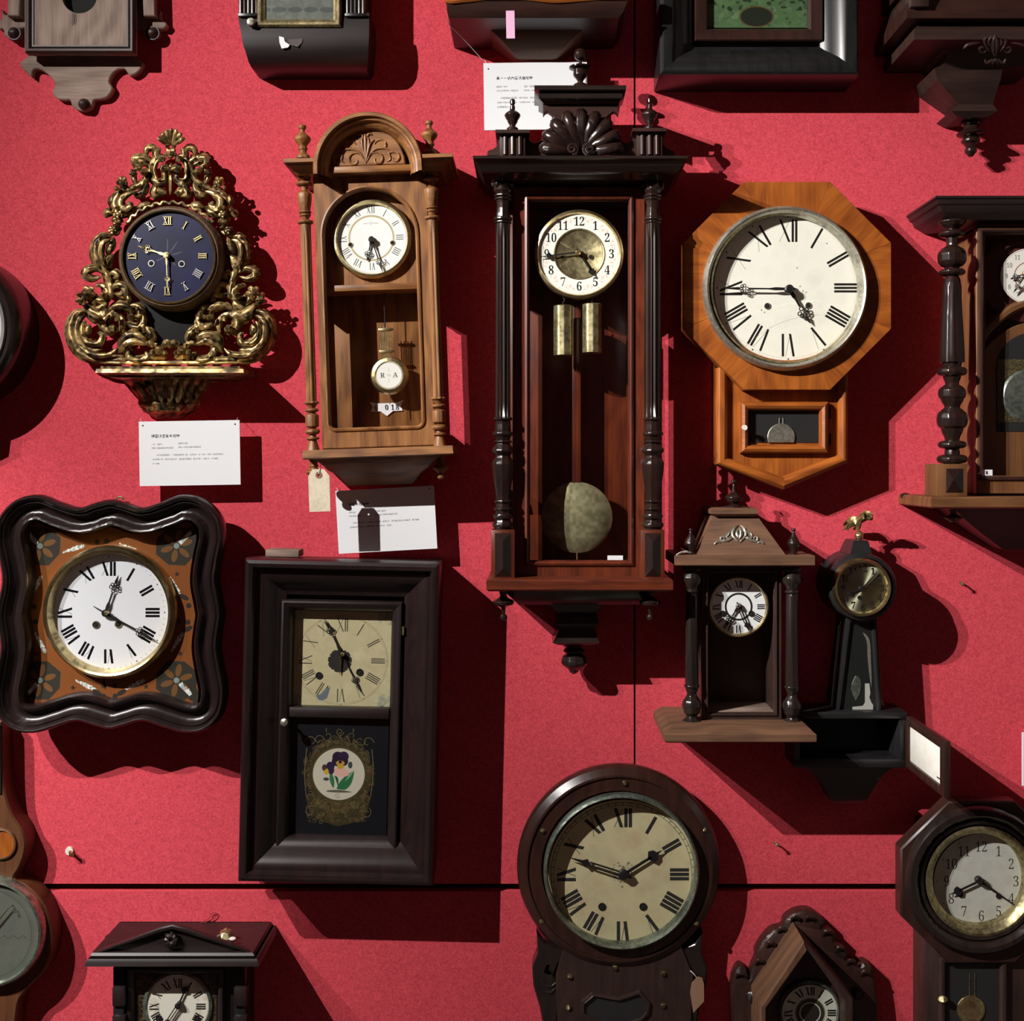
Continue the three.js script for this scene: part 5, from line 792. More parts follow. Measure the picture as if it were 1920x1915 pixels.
// ---------- octagonal clock at the lower right ----------
{
  const t = new Thing('dark_octagonal_clock', 'dark octagonal clock with worn grey Arabic dial and drop case with pendulum', 'clock', 1840, 1760);
  const cx = 1841, cy = 1655, R = 152 / Math.cos(Math.PI / 8), v = (i, r = R) => { const a = (22.5 + 45 * i) * Math.PI / 180; return [cx + r * Math.cos(a), cy + r * Math.sin(a)]; };
  t.add('case', t.box(1736, 1962, 1548, 1770, 0, 0.06), 'redbrown');
  t.add('octagon', t.plate(Array.from({ length: 8 }, (_, i) => v(i)), 0.05, 0.085, { b: 0.003, holes: [arc(cx, cy, 101, 0, 355, 60)] }), 'redbrown');
  t.add('ring', t.ring(cx, cy, [[140, 0.085], [139, 0.094], [133, 0.101], [124, 0.102], [117, 0.096], [115, 0.09], [112, 0.094], [106, 0.093], [103, 0.086]], 96), 'ebony', { crease: 0.6 });
  t.add('bezel', t.ring(cx - 1, cy - 1, [[104, 0.086], [103, 0.092], [98, 0.093], [90, 0.087], [87, 0.082], [86.5, 0.064]], 80), 'aged', { crease: 0.5 });
  t.print('dial', t.disc(1840, 1653, 89, 0.066, 80), dialTex(768, '#b9b9ae', (x, R) => { for (let i = 0; i < 400; i++) { x.globalAlpha = 0.08; x.fillStyle = ['#8f9088', '#cfcfc4', '#a8977a', '#9aa09a'][i % 4]; x.beginPath(); x.arc((rnd() - 0.5) * 2 * R, (rnd() - 0.5) * 2 * R, 6 + rnd() * 50, 0, 7); x.fill(); } x.globalAlpha = 1;
    arabic(x, R * 0.73, R * 0.3, { weight: '' , col: '#1b1a17' }); x.fillStyle = '#33312b'; for (let i = 0; i < 12; i++) { x.beginPath(); x.arc(Math.sin(i * Math.PI / 6) * R * 0.93, -Math.cos(i * Math.PI / 6) * R * 0.93, 5, 0, 7); x.fill(); } }), { roughness: 0.75 });
  t.hand('hour_hand', 1837, 1652, 0.071, 245, 60, 6, 'spade'); t.hand('minute_hand', 1837, 1652, 0.074, 125, 82, 5, 'plain'); pipe(t, 'center_cap', 1837, 1652, 0.077, 7, 'iron'); winding(t, [[1801, 1678], [1873, 1681]], 0.0663, 4, 'iron');
  glassPane(t, arc(cx - 1, cy - 1, 98, 0, 354, 56), 0.0895);
  t.add('drop_case', t.box(1735, 1946, 1760, 2030, 0, 0.07), 'umber');
  const d = t.add('door', t.sweep(t.rect(1762, 1890, 1796, 2000), [[0, 0.07], [0, 0.076], [4, 0.08], [9, 0.079], [13, 0.074], [14, 0.065]]), 'umber', { crease: 0.5 });
  t.add('door_back', t.plate(t.rect(1774, 1878, 1808, 1990), 0.07, 0.0705, { b: 0 }), 'void', { parent: d }); glassPane(t, t.rect(1775, 1877, 1809, 1988), 0.075);
  t.add('pendulum_rod', join(t.turn(1818, 0.0715, 1826, 0.7, [['l', 0.7, 46]], { seg: 6 }), t.turn(1828, 0.0715, 1826, 0.7, [['l', 0.7, 46]], { seg: 6 })), 'aged'); t.add('pendulum_bob', t.ring(1822, 1896, [[27, 0.0708], [26, 0.0725], [22, 0.074], [17, 0.072], [13, 0.0735], [6, 0.0735], [0, 0.075]], 40), 'brass');
  t.add('knob', t.ball(1768, 1874, 0.082, 6.5, 1.4, 0.9, 1), 'aged', { parent: d, crease: 2 });
}

// ---------- pediment clock at the lower left ----------
{
  const t = new Thing('pediment_clock', 'dark clock with triangular pediment and rosette, its worn white dial cut off below', 'clock', 330, 1850);
  t.add('case', t.box(214, 452, 1806, 2100, 0, 0.1), 'dark');
  t.add('cornice', t.loft([[1786, 178, 468, 0.136], [1787, 172, 474, 0.14], [1793, 170, 477, 0.143], [1797, 172, 474, 0.14], [1799, 164, 482, 0.15], [1806, 160, 484, 0.153], [1813, 158, 485, 0.154]]), 'dark');
  t.add('roof', t.loft([[1772, 186, 462, 0.01], [1787, 176, 470, 0.135]].map(([y, a, b, z]) => [y, a, b, z, 0])), 'dusty');
  t.add('back_rail', t.box(196, 500, 1757, 1772, 0, 0.012), 'dark');
  t.add('pediment', t.plate([[176, 1787], [300, 1742], [322, 1737], [344, 1742], [470, 1786]], 0.112, 0.126), 'dark');
  t.add('pediment_moulding', t.plate([[172, 1789], [298, 1741], [322, 1735], [346, 1741], [474, 1788], [464, 1788], [344, 1750], [322, 1744], [300, 1750], [186, 1789]], 0.126, 0.136, { b: 0.002 }), 'dark');
  { const gs = [t.ball(321, 1763, 0.13, 4)]; for (let i = 0; i < 8; i++) { const a = i * Math.PI / 4; gs.push(t.strand([[321, 1763, 0.128], [321 + Math.cos(a) * 9, 1763 + Math.sin(a) * 9, 0.136], [321 + Math.cos(a) * 16, 1763 + Math.sin(a) * 16, 0.129]], 5, {})); } t.add('rosette', join(gs), 'dark', { crease: 1 }); }
  for (const x of [212, 440]) { t.add('post', t.box(x, x + 20, 1814, 2000, 0.1, 0.118), 'black'); for (let i = 0; i < 3; i++) t.add('post_block', t.box(x - 2, x + 22, 1852 + i * 54, 1888 + i * 54, 0.1, 0.124, 0.002), 'dark'); }
  const d = t.add('door', t.sweep(t.rect(236, 420, 1816, 2080), [[0, 0.1], [0, 0.11], [3, 0.114], [8, 0.113], [13, 0.108], [14, 0.1]]), 'dark', { crease: 0.5 });
  t.print('spandrel_plate', t.quad(250, 406, 1828, 1990, 0.1008), canvasTex(512, 532, (x, w, h) => { x.fillStyle = '#2a2620'; x.fillRect(0, 0, w, h); for (let i = 0; i < 260; i++) { x.strokeStyle = ['#8a6a2e', '#6b5230', '#a57f3a'][i % 3]; x.globalAlpha = 0.6; x.lineWidth = 4; const a = rnd() < 0.5 ? rnd() * 110 : w - rnd() * 110; x.beginPath(); x.arc(a, rnd() * h, 5 + rnd() * 14, rnd() * 6, rnd() * 6 + 3); x.stroke(); } x.globalAlpha = 1; }), { roughness: 0.5, metalness: 0.2 });
  t.add('bezel', t.ring(332, 1888, [[66, 0.101], [65, 0.105], [60, 0.107], [58, 0.103]], 56), 'verd');
  t.print('dial', t.disc(333, 1888, 60, 0.103, 56), dialTex(512, '#dedacb', (x, R) => { for (let i = 0; i < 120; i++) { x.globalAlpha = 0.12; x.fillStyle = ['#b69a68', '#8d7a58', '#f0ede2'][i % 3]; const a = rnd() * 6.28, r = R * (0.6 + 0.4 * rnd()); x.beginPath(); x.arc(Math.cos(a) * r, Math.sin(a) * r, 5 + rnd() * 28, 0, 7); x.fill(); } x.globalAlpha = 1; roman(x, R * 0.88, R * 0.58, { thick: 0.17, thin: 0.06, gap: 0.06, col: '#2d2922' }); hoop(x, R * 0.95, 2, '#6a6252'); }));
  winding(t, [[298, 1911], [369, 1911]], 0.1032, 4.6, 'iron'); t.hand('hour_hand', 334, 1886, 0.106, 25, 42, 5, 'spade'); t.hand('minute_hand', 334, 1886, 0.1085, 214, 52, 4, 'split'); pipe(t, 'center_cap', 334, 1886, 0.111, 5, 'iron');
  glassPane(t, t.rect(250, 406, 1830, 2066), 0.1125);
}
{
  const t = new Thing('brass_bell', 'small tarnished bell lying on top of the pediment clock', 'bell', 424, 1752, 0, 0.09);
  t.add('bell', t.turn(424, 0.09, 1741, 3, [['v', 11, 6], ['l', 13, 8], ['l', 14, 3]]), 'aged', { crease: 1 }); t.add('clapper', t.ball(410, 1757, 0.1, 4), 'pewter', { crease: 2 });
}
{
  const t = new Thing('pebble', 'small whitish pebble lying beside the bell on the pediment clock', 'pebble', 434, 1760, 0, 0.108);
  t.add('pebble', t.ball(436, 1761, 0.108, 5, 1.3, 0.8, 1), 'bone', { crease: 2 });
}

// ---------- banjo barometer at the left edge ----------
{
  const t = new Thing('banjo_barometer', 'light brown banjo barometer with round silvered dial at the left edge', 'barometer', -20, 1650);
  const rightSide = smooth([[4, 1352], [3, 1380], [5, 1440], [10, 1490], [24, 1530], [44, 1562], [48, 1590], [38, 1625], [26, 1648], [48, 1660], [78, 1690], [96, 1735], [98, 1775], [84, 1820], [54, 1852], [36, 1876], [30, 1910], [24, 1950], [0, 1985]], 70), ax = -24, left = rightSide.map(([x, y]) => [2 * ax - x, y]).reverse();
  t.add('body', t.plate([...rightSide, ...left].map(([x, y]) => [x, y]), 0, 0.046, { b: 0.003 }), M({ name: 'barometer wood', map: mats.honey.map, color: new THREE.Color(0.72, 0.62, 0.6), roughness: 0.5 }), { crease: 0.5 });
  t.add('bezel', t.ring(-24, 1752, [[104, 0.0460], [104, 0.0570], [100, 0.0650], [96, 0.0660], [93, 0.0580]], 80), M({ name: 'dull bezel', map: mats.verd.map, color: new THREE.Color(1.5, 1.5, 1.5), metalness: 0.9, roughness: 0.35 }), { crease: 0.8 });
  t.print('dial', t.disc(-24, 1752, 96, 0.0560, 80), dialTex(768, '#7e8478', (x, R) => { for (let i = 0; i < 400; i++) { x.globalAlpha = 0.06; x.fillStyle = ['#9aa08f', '#686d60', '#8c8f7c'][i % 3]; x.beginPath(); x.arc((rnd() - 0.5) * 2 * R, (rnd() - 0.5) * 2 * R, 6 + rnd() * 50, 0, 7); x.fill(); } x.globalAlpha = 1; ticks(x, R * 0.86, R * 0.92, { n: 120, w: 2, col: '#3b3d34' }); hoop(x, R * 0.86, 2, '#3b3d34'); x.fillStyle = '#34352e'; for (const a of [52, -52]) for (let i = 0; i < 4; i++) { x.save(); x.rotate((a + (i - 1.5) * 6) * Math.PI / 180); x.fillRect(-R * 0.03, -R * 0.76, R * 0.012, R * 0.08); x.fillRect(-R * 0.03, -R * (0.76 - (i % 2) * 0.035), R * 0.05, R * 0.012); x.fillRect(R * 0.012, -R * 0.76, R * 0.01, R * (i % 2 ? 0.08 : 0.04)); x.restore(); } x.strokeStyle = '#44463c'; x.lineWidth = 3; for (const s of [-1, 1]) { x.beginPath(); for (let i = 0; i < 30; i++) x.lineTo(s * R * (0.2 + i * 0.02), R * (0.06 + 0.03 * Math.sin(i * 0.7))); x.stroke(); } }), { metalness: 0.5, roughness: 0.35 });
  t.hand('needle', -24, 1752, 0.0600, 320, 74, 3, 'plain'); t.hand('set_hand', -24, 1752, 0.0620, 40, 64, 3, 'plain', 'brass');
  glassPane(t, arc(-24, 1752, 97, 0, 354, 56), 0.0640);
  t.add('hygrometer_rim', t.ring(0, 1584, [[30, 0.0460], [29, 0.0500], [26, 0.0510], [25, 0.0480]], 40), 'honey'); t.add('hygrometer_inlay', t.disc(0, 1584, 26, 0.0482, 40), 'walnut');
  t.add('thermometer', t.plate([[-44, 1360], [0, 1360], [2, 1490], [-44, 1490]], 0.0460, 0.0490), 'void');
}
{
  const t = new Thing('dark_round_clock', 'black round clock just showing at the left edge', 'clock', -130, 640);
  t.add('ring', t.ring(-120, 612, [[150, 0], [152, 0.07], [150, 0.09], [140, 0.1], [128, 0.098], [120, 0.085]], 96), 'ebony', { crease: 0.7 });
  t.add('bezel', t.ring(-120, 612, [[130, 0.098], [128, 0.104], [122, 0.103], [120, 0.095]], 96), 'steel'); t.print('dial', t.disc(-120, 612, 124, 0.09, 96), dialTex(512, '#b9c0bd', (x, R) => { roman(x, R * 0.88, R * 0.62, {}); ticks(x, R * 0.93, R * 0.97, {}); }));
  t.add('drop_case', t.plate([[-215, 700], [-25, 700], [-40, 810], [-120, 850], [-200, 810]], 0, 0.06), 'ebony');
}

// ---------- clocks cut off by the top edge ----------
{
  const t = new Thing('shield_plaque_clock', 'weathered grey-brown plaque clock with scrolled lower edge and round bosses', 'clock', 150, 20);
  const zx = (p) => p.map(([x, y]) => [x / 3.99, y / 3.99]);
  const low = smooth(zx([[205, 385], [195, 430], [150, 465], [165, 510], [205, 548], [236, 575], [243, 535], [260, 516], [300, 520], [350, 550], [395, 595], [410, 640], [388, 690], [430, 738], [480, 748], [522, 748], [540, 795], [612, 828], [680, 800], [702, 748], [750, 740], [800, 725], [840, 662], [815, 610], [835, 560], [880, 520], [930, 514], [968, 562], [1010, 552], [1046, 520], [1068, 470], [1010, 425], [995, 385]]), 150);
  t.add('apron', t.plate([...low, [249, 80], [51, 80]], 0, 0.016, { b: 0.002 }), 'grey', { crease: 0.7 });
  t.add('case', t.box(51, 247, -260, 96, 0, 0.03), 'grey');
  const d = t.add('door', t.plate(t.rect(46, 251, -250, 98), 0.03, 0.05, { holes: [arc(149, -8, 34, 0, 354, 40)] }), 'grey');
  t.add('moulding', t.sweep(t.rect(46, 251, -250, 98), [[0, 0.045], [0, 0.052], [3, 0.056], [7, 0.055], [11, 0.05], [12, 0.052], [15, 0.052], [16, 0.0495]]), 'umber', { parent: d, crease: 0.5 });
  t.add('opening_back', t.plate(arc(149, -8, 40, 0, 354, 40), 0.0302, 0.031, { b: 0 }), 'void'); const g = glassPane(t, arc(149, -8, 34, 0, 354, 40), 0.04); t.g.remove(g); d.add(g);
  for (const s of [1, -1]) {
    const f = (p) => zx(p).map(([x, y]) => [s > 0 ? x : 304 - x, y]);
    t.add('wing', t.plate(smooth(f([[990, -200], [990, 0], [995, 180], [1030, 205], [1065, 215], [1070, 255], [1125, 288], [1180, 260], [1190, 215], [1225, 212], [1246, 178], [1205, 140], [1195, 70], [1185, 100], [1160, 110], [1150, 0], [1150, -200]]), 60), 0, 0.018, { b: 0.002 }), 'grey', { crease: 0.7 });
    t.add('pilaster', t.plate(f([[1045, -200], [1150, -200], [1160, 118], [1070, 118]]), 0.018, 0.036, { b: 0.002 }), 'grey');
    const c = f([[1128, 232]])[0]; t.add('boss', t.ring(c[0], c[1], [[14, 0.018], [13, 0.022], [11, 0.022], [10, 0.02], [9, 0.024], [5, 0.03], [0, 0.032]], 24), 'umber', { crease: 0.8 });
  }
  t.add('boss', t.ring(153, 192, [[11, 0.016], [10, 0.02], [9, 0.019], [8, 0.023], [4, 0.028], [0, 0.029]], 24), 'umber', { crease: 0.8 });
  for (const [x, y0, y1] of [[135.5, 22, 48], [139.5, 22, 46]]) t.add('wire', t.strand([[x, y0, 0.052], [x + 0.5, (y0 + y1) / 2, 0.053], [x, y1, 0.052]], 0.5, { shape: 'e' }), 'iron');
}
{
  const t = new Thing('reeded_black_clock', 'near-black clock with reeded columns and brass-framed rippled glass door', 'clock', 570, 0);
  t.add('lower_case', t.loft([[24, 446, 692, 0.085], [40, 448, 692, 0.088], [62, 452, 692, 0.089], [84, 456, 691, 0.087], [102, 462, 690, 0.081], [116, 466, 690, 0.072], [126, 471, 689, 0.06], [134, 480, 688, 0.046], [139, 492, 688, 0.03]]), 'dark', { crease: 0.5 });
  t.add('case', t.box(452, 686, -260, 26, 0, 0.075), 'black');
  for (const x of [448, 648]) for (let i = 0; i < 5; i++) t.add('reed', t.turn(x + i * 7.4 + 4, 0.085, -250, 4.2, [['l', 4.2, 276]], { seg: 12 }), 'ebony', { crease: 1 });
  t.add('capital', t.box(446, 482, 24, 30, 0.07, 0.095), 'black'); t.add('capital', t.box(646, 684, 24, 30, 0.07, 0.095), 'black');
  const d = t.add('door', t.sweep(t.rect(481, 639, -240, 49), [[0, 0.08], [0, 0.092], [3, 0.096], [8, 0.096], [11, 0.092], [15, 0.09], [16, 0.085]]), M({ name: 'dull gilt frame', map: mats.aged.map, color: new THREE.Color(0.6, 0.55, 0.5), metalness: 0.5, roughness: 0.5 }), { crease: 0.5 });
  t.print('rippled_glass', t.quad(494, 626, -226, 38, 0.088), canvasTex(400, 800, (x, w, h) => { x.fillStyle = '#5d625a'; x.fillRect(0, 0, w, h); stain(x, w, h, 900, '#7a8075', 3, 26, 0.25); for (let r = 0; r < 8; r++) for (let i = 0; i < 6; i++) { x.fillStyle = '#33383a'; x.globalAlpha = 0.5; x.beginPath(); x.ellipse((i + (r % 2) * 0.5) * 90, 740 - r * 90, 42, 16, 0, 0, 7); x.fill(); } x.globalAlpha = 1; }), { roughness: 0.3 }, { parent: d });
  t.add('knob', t.ring(469, 39, [[4, 0.08], [4, 0.09], [8, 0.095], [7, 0.102], [0, 0.105]], 20), 'pewter', { crease: 1 });
  t.add('peeling_label', t.plate([[523, 68], [532, 70], [534, 78], [543, 84], [540, 89], [528, 91], [524, 80]], 0.0885, 0.0892, { b: 0 }), 'paper'); t.add('peeling_label', t.plate([[540, 74], [568, 72], [566, 80], [558, 88], [543, 84]], 0.0882, 0.0888, { b: 0 }), M({ name: 'dirty paper', color: new THREE.Color(0.1, 0.08, 0.08), roughness: 0.9 }));
}
{
  const t = new Thing('bowed_base_clock', 'clock base with bowed dark underside and curved bracket at the top edge', 'clock', 1000, 0);
  t.add('case', t.box(860, 1150, -240, -2, 0, 0.12), 'walnut');
  t.add('bowed_shelf', t.plate(smooth([[835, -40], [836, 2], [870, 3], [930, -3], [985, -1], [1040, 4], [1090, 1], [1150, -4], [1180, -10], [1180, -40]], 50), 0.02, 0.17, { b: 0.003 }), 'walnut');
  t.add('underside', t.loft([[2, 838, 1176, 0.165], [20, 838, 1170, 0.16], [34, 842, 1160, 0.15], [46, 862, 1140, 0.125], [56, 910, 1104, 0.1]]), 'redbrown');
  t.add('bracket', t.loft([[40, 912, 1100, 0.105], [56, 920, 1092, 0.1], [72, 938, 1074, 0.09], [90, 954, 1058, 0.075], [104, 966, 1046, 0.06], [110, 975, 1036, 0.05]]), 'brown');
}
{
  const t = new Thing('pink_tag', 'small pale pink paper strip hanging under the bowed clock base', 'tag', 957, 47, 0.02, 0.17);
  t.add('strip', t.box(949, 965, 20, 72, 0.172, 0.1732, 0), M({ name: 'pink paper', color: new THREE.Color(0.75, 0.42, 0.6), roughness: 0.9 }));
}
{
  const t = new Thing('carved_bracket_clock', 'dark carved clock bracket with stepped mouldings and turned pendant, upper right corner', 'clock', 1850, 60);
  t.add('case', t.box(1700, 2010, -220, -30, 0, 0.15), 'redbrown');
  t.add('shelf', t.plate([[1668, 70], [1698, 12], [2030, 12], [2030, 35], [1700, 35]], 0.0, 0.001), 'redbrown');
  t.add('upper_moulding', t.loft([[-30, 1712, 2010, 0.17], [14, 1700, 2022, 0.19], [34, 1700, 2022, 0.19], [38, 1712, 2010, 0.178]]), 'redbrown');
  t.add('lower_moulding', t.loft([[38, 1730, 1990, 0.16], [54, 1714, 2006, 0.175], [74, 1714, 2006, 0.175], [80, 1730, 1990, 0.16]]), 'umber');
  t.add('left_block', t.box(1708, 1742, -20, 12, 0.1, 0.2), 'umber');
  t.add('neck', t.loft([[80, 1760, 1960, 0.14], [100, 1775, 1940, 0.12], [120, 1770, 1950, 0.11], [128, 1752, 1880, 0.105], [150, 1758, 1876, 0.1], [172, 1776, 1868, 0.085], [196, 1798, 1862, 0.07], [204, 1788, 1868, 0.078], [208, 1784, 1870, 0.08], [220, 1796, 1850, 0.07]]), 'umber', { crease: 0.5 });
  t.add('pendant', t.turn(1820, 0.04, 220, 20, [['v', 12, 8], ['b', 18, 8], ['v', 14, 6], ['v', 26, 10], ['v', 12, 8], ['b', 17, 10], ['v', 8, 8], ['b', 11, 10], ['v', 4, 6]]), 'turned', { crease: 0.55 });
  const both = (p, w) => { for (const q of [p, p.map(([x, y]) => [2 * 1866 - x, y])]) t.add('carving', t.strand(q.map(([x, y]) => [x, y, 0.185 - (y - 60) * 0.0006]), w), 'umber', { crease: 1 }); };
  both([[1866, 64], [1862, 84], [1866, 108]], 4); both([[1860, 100], [1850, 88], [1846, 74], [1852, 70]], 2.6); both([[1862, 110], [1850, 118], [1846, 110]], 2.6); both(spiral(1842, 92, 8, 2, 0, 380, 10), 2); both([[1862, 90], [1854, 80], [1858, 68]], 2.4); both([[1856, 120], [1866, 112], [1872, 122]], 2.4); both([[1838, 80], [1815, 84], [1805, 92]], 2.6);
}

// ---------- clock with the turned column at the right edge ----------
{
  const t = new Thing('column_wall_clock', 'dark walnut clock with one tall turned column showing at the right edge', 'clock', 1900, 650);
  t.add('back_board', t.box(1836, 2080, 420, 930, 0, 0.012), 'honey');
  t.add('case_top', t.box(1830, 2090, 408, 432, 0, 0.1), 'honey'); t.add('side_panel', t.box(1830, 1841, 425, 926, 0, 0.1), 'honey');
  const open = [[1846, 436], [2066, 436], [2066, 893], [1846, 893]];
  const d = t.add('door', t.plate(t.rect(1831, 2082, 428, 926), 0.1, 0.116, { holes: [open] }), 'honey'); t.add('bead', t.sweep(open, [[-8, 0.116], [-7, 0.12], [-4, 0.121], [-1, 0.118], [0, 0.11]]), 'redbrown', { parent: d });
  const gl = glassPane(t, open, 0.108); t.g.remove(gl); d.add(gl);
  t.add('inner_arch', t.sweep(smooth([[1842, 660], [1858, 628], [1880, 606], [1905, 588], [1935, 578], [1965, 580], [2000, 592], [2030, 615], [2056, 650]], 40), [[0, 0.0850], [-6, 0.0950], [-14, 0.0950], [-20, 0.0850]], { closed: false }), 'honey', { crease: 0.5 });
  t.add('lower_mask', t.plate([[1840, 668], ...smooth([[1850, 650], [1868, 634], [1890, 618], [1920, 606], [1960, 604], [2000, 614], [2040, 650]], 20).map(([x, y]) => [x, y]), [2060, 900], [1840, 900]], 0.0750, 0.0850), 'honey');
  t.add('dial_surround', t.ring(1928, 518, [[86, 0.0650], [85, 0.0790], [66, 0.0870], [62, 0.0810], [0, 0.0750]], 64), M({ name: 'plum painted wood', map: mats.redbrown.map, color: new THREE.Color(1.9, 1.3, 1.6), roughness: 0.45 }));
  t.print('dial', t.disc(1928, 518, 52, 0.0890, 56), dialTex(512, '#eceadf', (x, R) => { arabic(x, R * 0.78, R * 0.24, { weight: '' }); hoop(x, R * 0.96, 3, '#7a5a44'); hoop(x, R * 0.5, 8, '#8a4a34'); }));
  t.hand('hour_hand', 1926, 512, 0.0930, 250, 34, 4, 'cross'); t.hand('minute_hand', 1926, 512, 0.0950, 215, 46, 3.6, 'cross'); pipe(t, 'center_cap', 1926, 512, 0.0980, 6, M({ name: 'copper', color: new THREE.Color(0.5, 0.22, 0.1), metalness: 1, roughness: 0.35 }));
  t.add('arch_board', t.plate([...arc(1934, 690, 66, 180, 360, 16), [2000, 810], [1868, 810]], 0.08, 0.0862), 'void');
  t.print('gold_cloth_panel', t.quad(1870, 1998, 674, 792, 0.0868), canvasTex(512, 420, (x, w, h) => { x.fillStyle = '#3a3423'; x.fillRect(0, 0, w, h); for (let i = 0; i < 2600; i++) { x.fillStyle = ['#8f7a35', '#5e5030', '#b09a4e'][i % 3]; x.globalAlpha = 0.6; x.fillRect(rnd() * w, rnd() * h, 3 + rnd() * 14, 2); } x.globalAlpha = 1; }), { roughness: 0.5 });
  t.add('pendulum_bob', t.ring(1930, 742, [[50, 0.087], [46, 0.09], [0, 0.092]], 48), 'verd');
  const lab = t.add('paper_label', t.box(1841, 1861, 881, 892, 0.1165, 0.1172, 0), 'paper', { label: 'small white paper label on the door' }); t.add('numeral', glyph(t, '8', 1850, 886.5, 6, 0.1175), 'iron', { parent: lab });
  t.add('cornice', t.loft([[367, 1755, 2160, 0.16], [371, 1754, 2161, 0.161], [374, 1757, 2158, 0.158], [382, 1759, 2156, 0.156], [385, 1763, 2152, 0.153], [395, 1766, 2149, 0.15], [401, 1772, 2143, 0.145], [412, 1782, 2133, 0.135]]), 'dark');
  t.add('column', t.turn(1785, 0.118, 414, 22, [['b', 25, 6], ['v', 11, 12], ['b', 24, 14], ['v', 10, 14], ['v', 22, 10], ['b', 26, 26], ['v', 12, 8], ['b', 24, 14], ['v', 15, 8], ['v', 17, 16], ['v', 22.5, 138], ['j', 18], ['l', 16, 8], ['b', 27, 18], ['v', 12, 14], ['v', 21, 8], ['b', 25, 20], ['v', 14, 16], ['v', 20, 6], ['b', 28, 34], ['v', 13, 22], ['b', 26, 16], ['v', 14, 10], ['b', 28, 18]], { fl: [12, 0.05, 546, 686] }), 'turned', { crease: 0.5 });
  const pl = t.add('plinth', t.box(1757, 1814, 870, 931, 0.085, 0.15), 'honey');
  { const b = [[1774, 879], [1806, 879], [1806, 924], [1774, 924]].map(([x, y]) => t.V(x, y, 0.1503)), q = t.V(1788, 900, 0.162), v = []; for (let i = 0; i < 4; i++) for (const p of [b[(i + 1) % 4], b[i], q]) v.push(p.x, p.y, p.z); const g = new THREE.BufferGeometry(); g.setAttribute('position', new THREE.Float32BufferAttribute(v, 3)); t.add('diamond_boss', g, 'turned', { parent: pl, crease: 0.2 }); }
  t.add('base_shelf', t.loft([[932, 1748, 2170, 0.178], [935, 1746, 2172, 0.18], [951, 1746, 2172, 0.18], [954, 1752, 2166, 0.175]]), 'honey');
  t.add('apron', t.loft([[954, 1790, 2120, 0.13], [975, 1810, 2100, 0.11], [1000, 1840, 2070, 0.085], [1030, 1880, 2030, 0.06]]), 'dark');
  t.add('drop_finial', t.turn(1788, 0.13, 955, 9, [['v', 6, 8], ['v', 17, 8], ['v', 8, 8]]), 'brown', { crease: 0.9 });
  t.add('shelf_latch', t.ball(1697, 930, 0.02, 7, 1.4, 0.8, 1), 'turned', { crease: 2 });
}

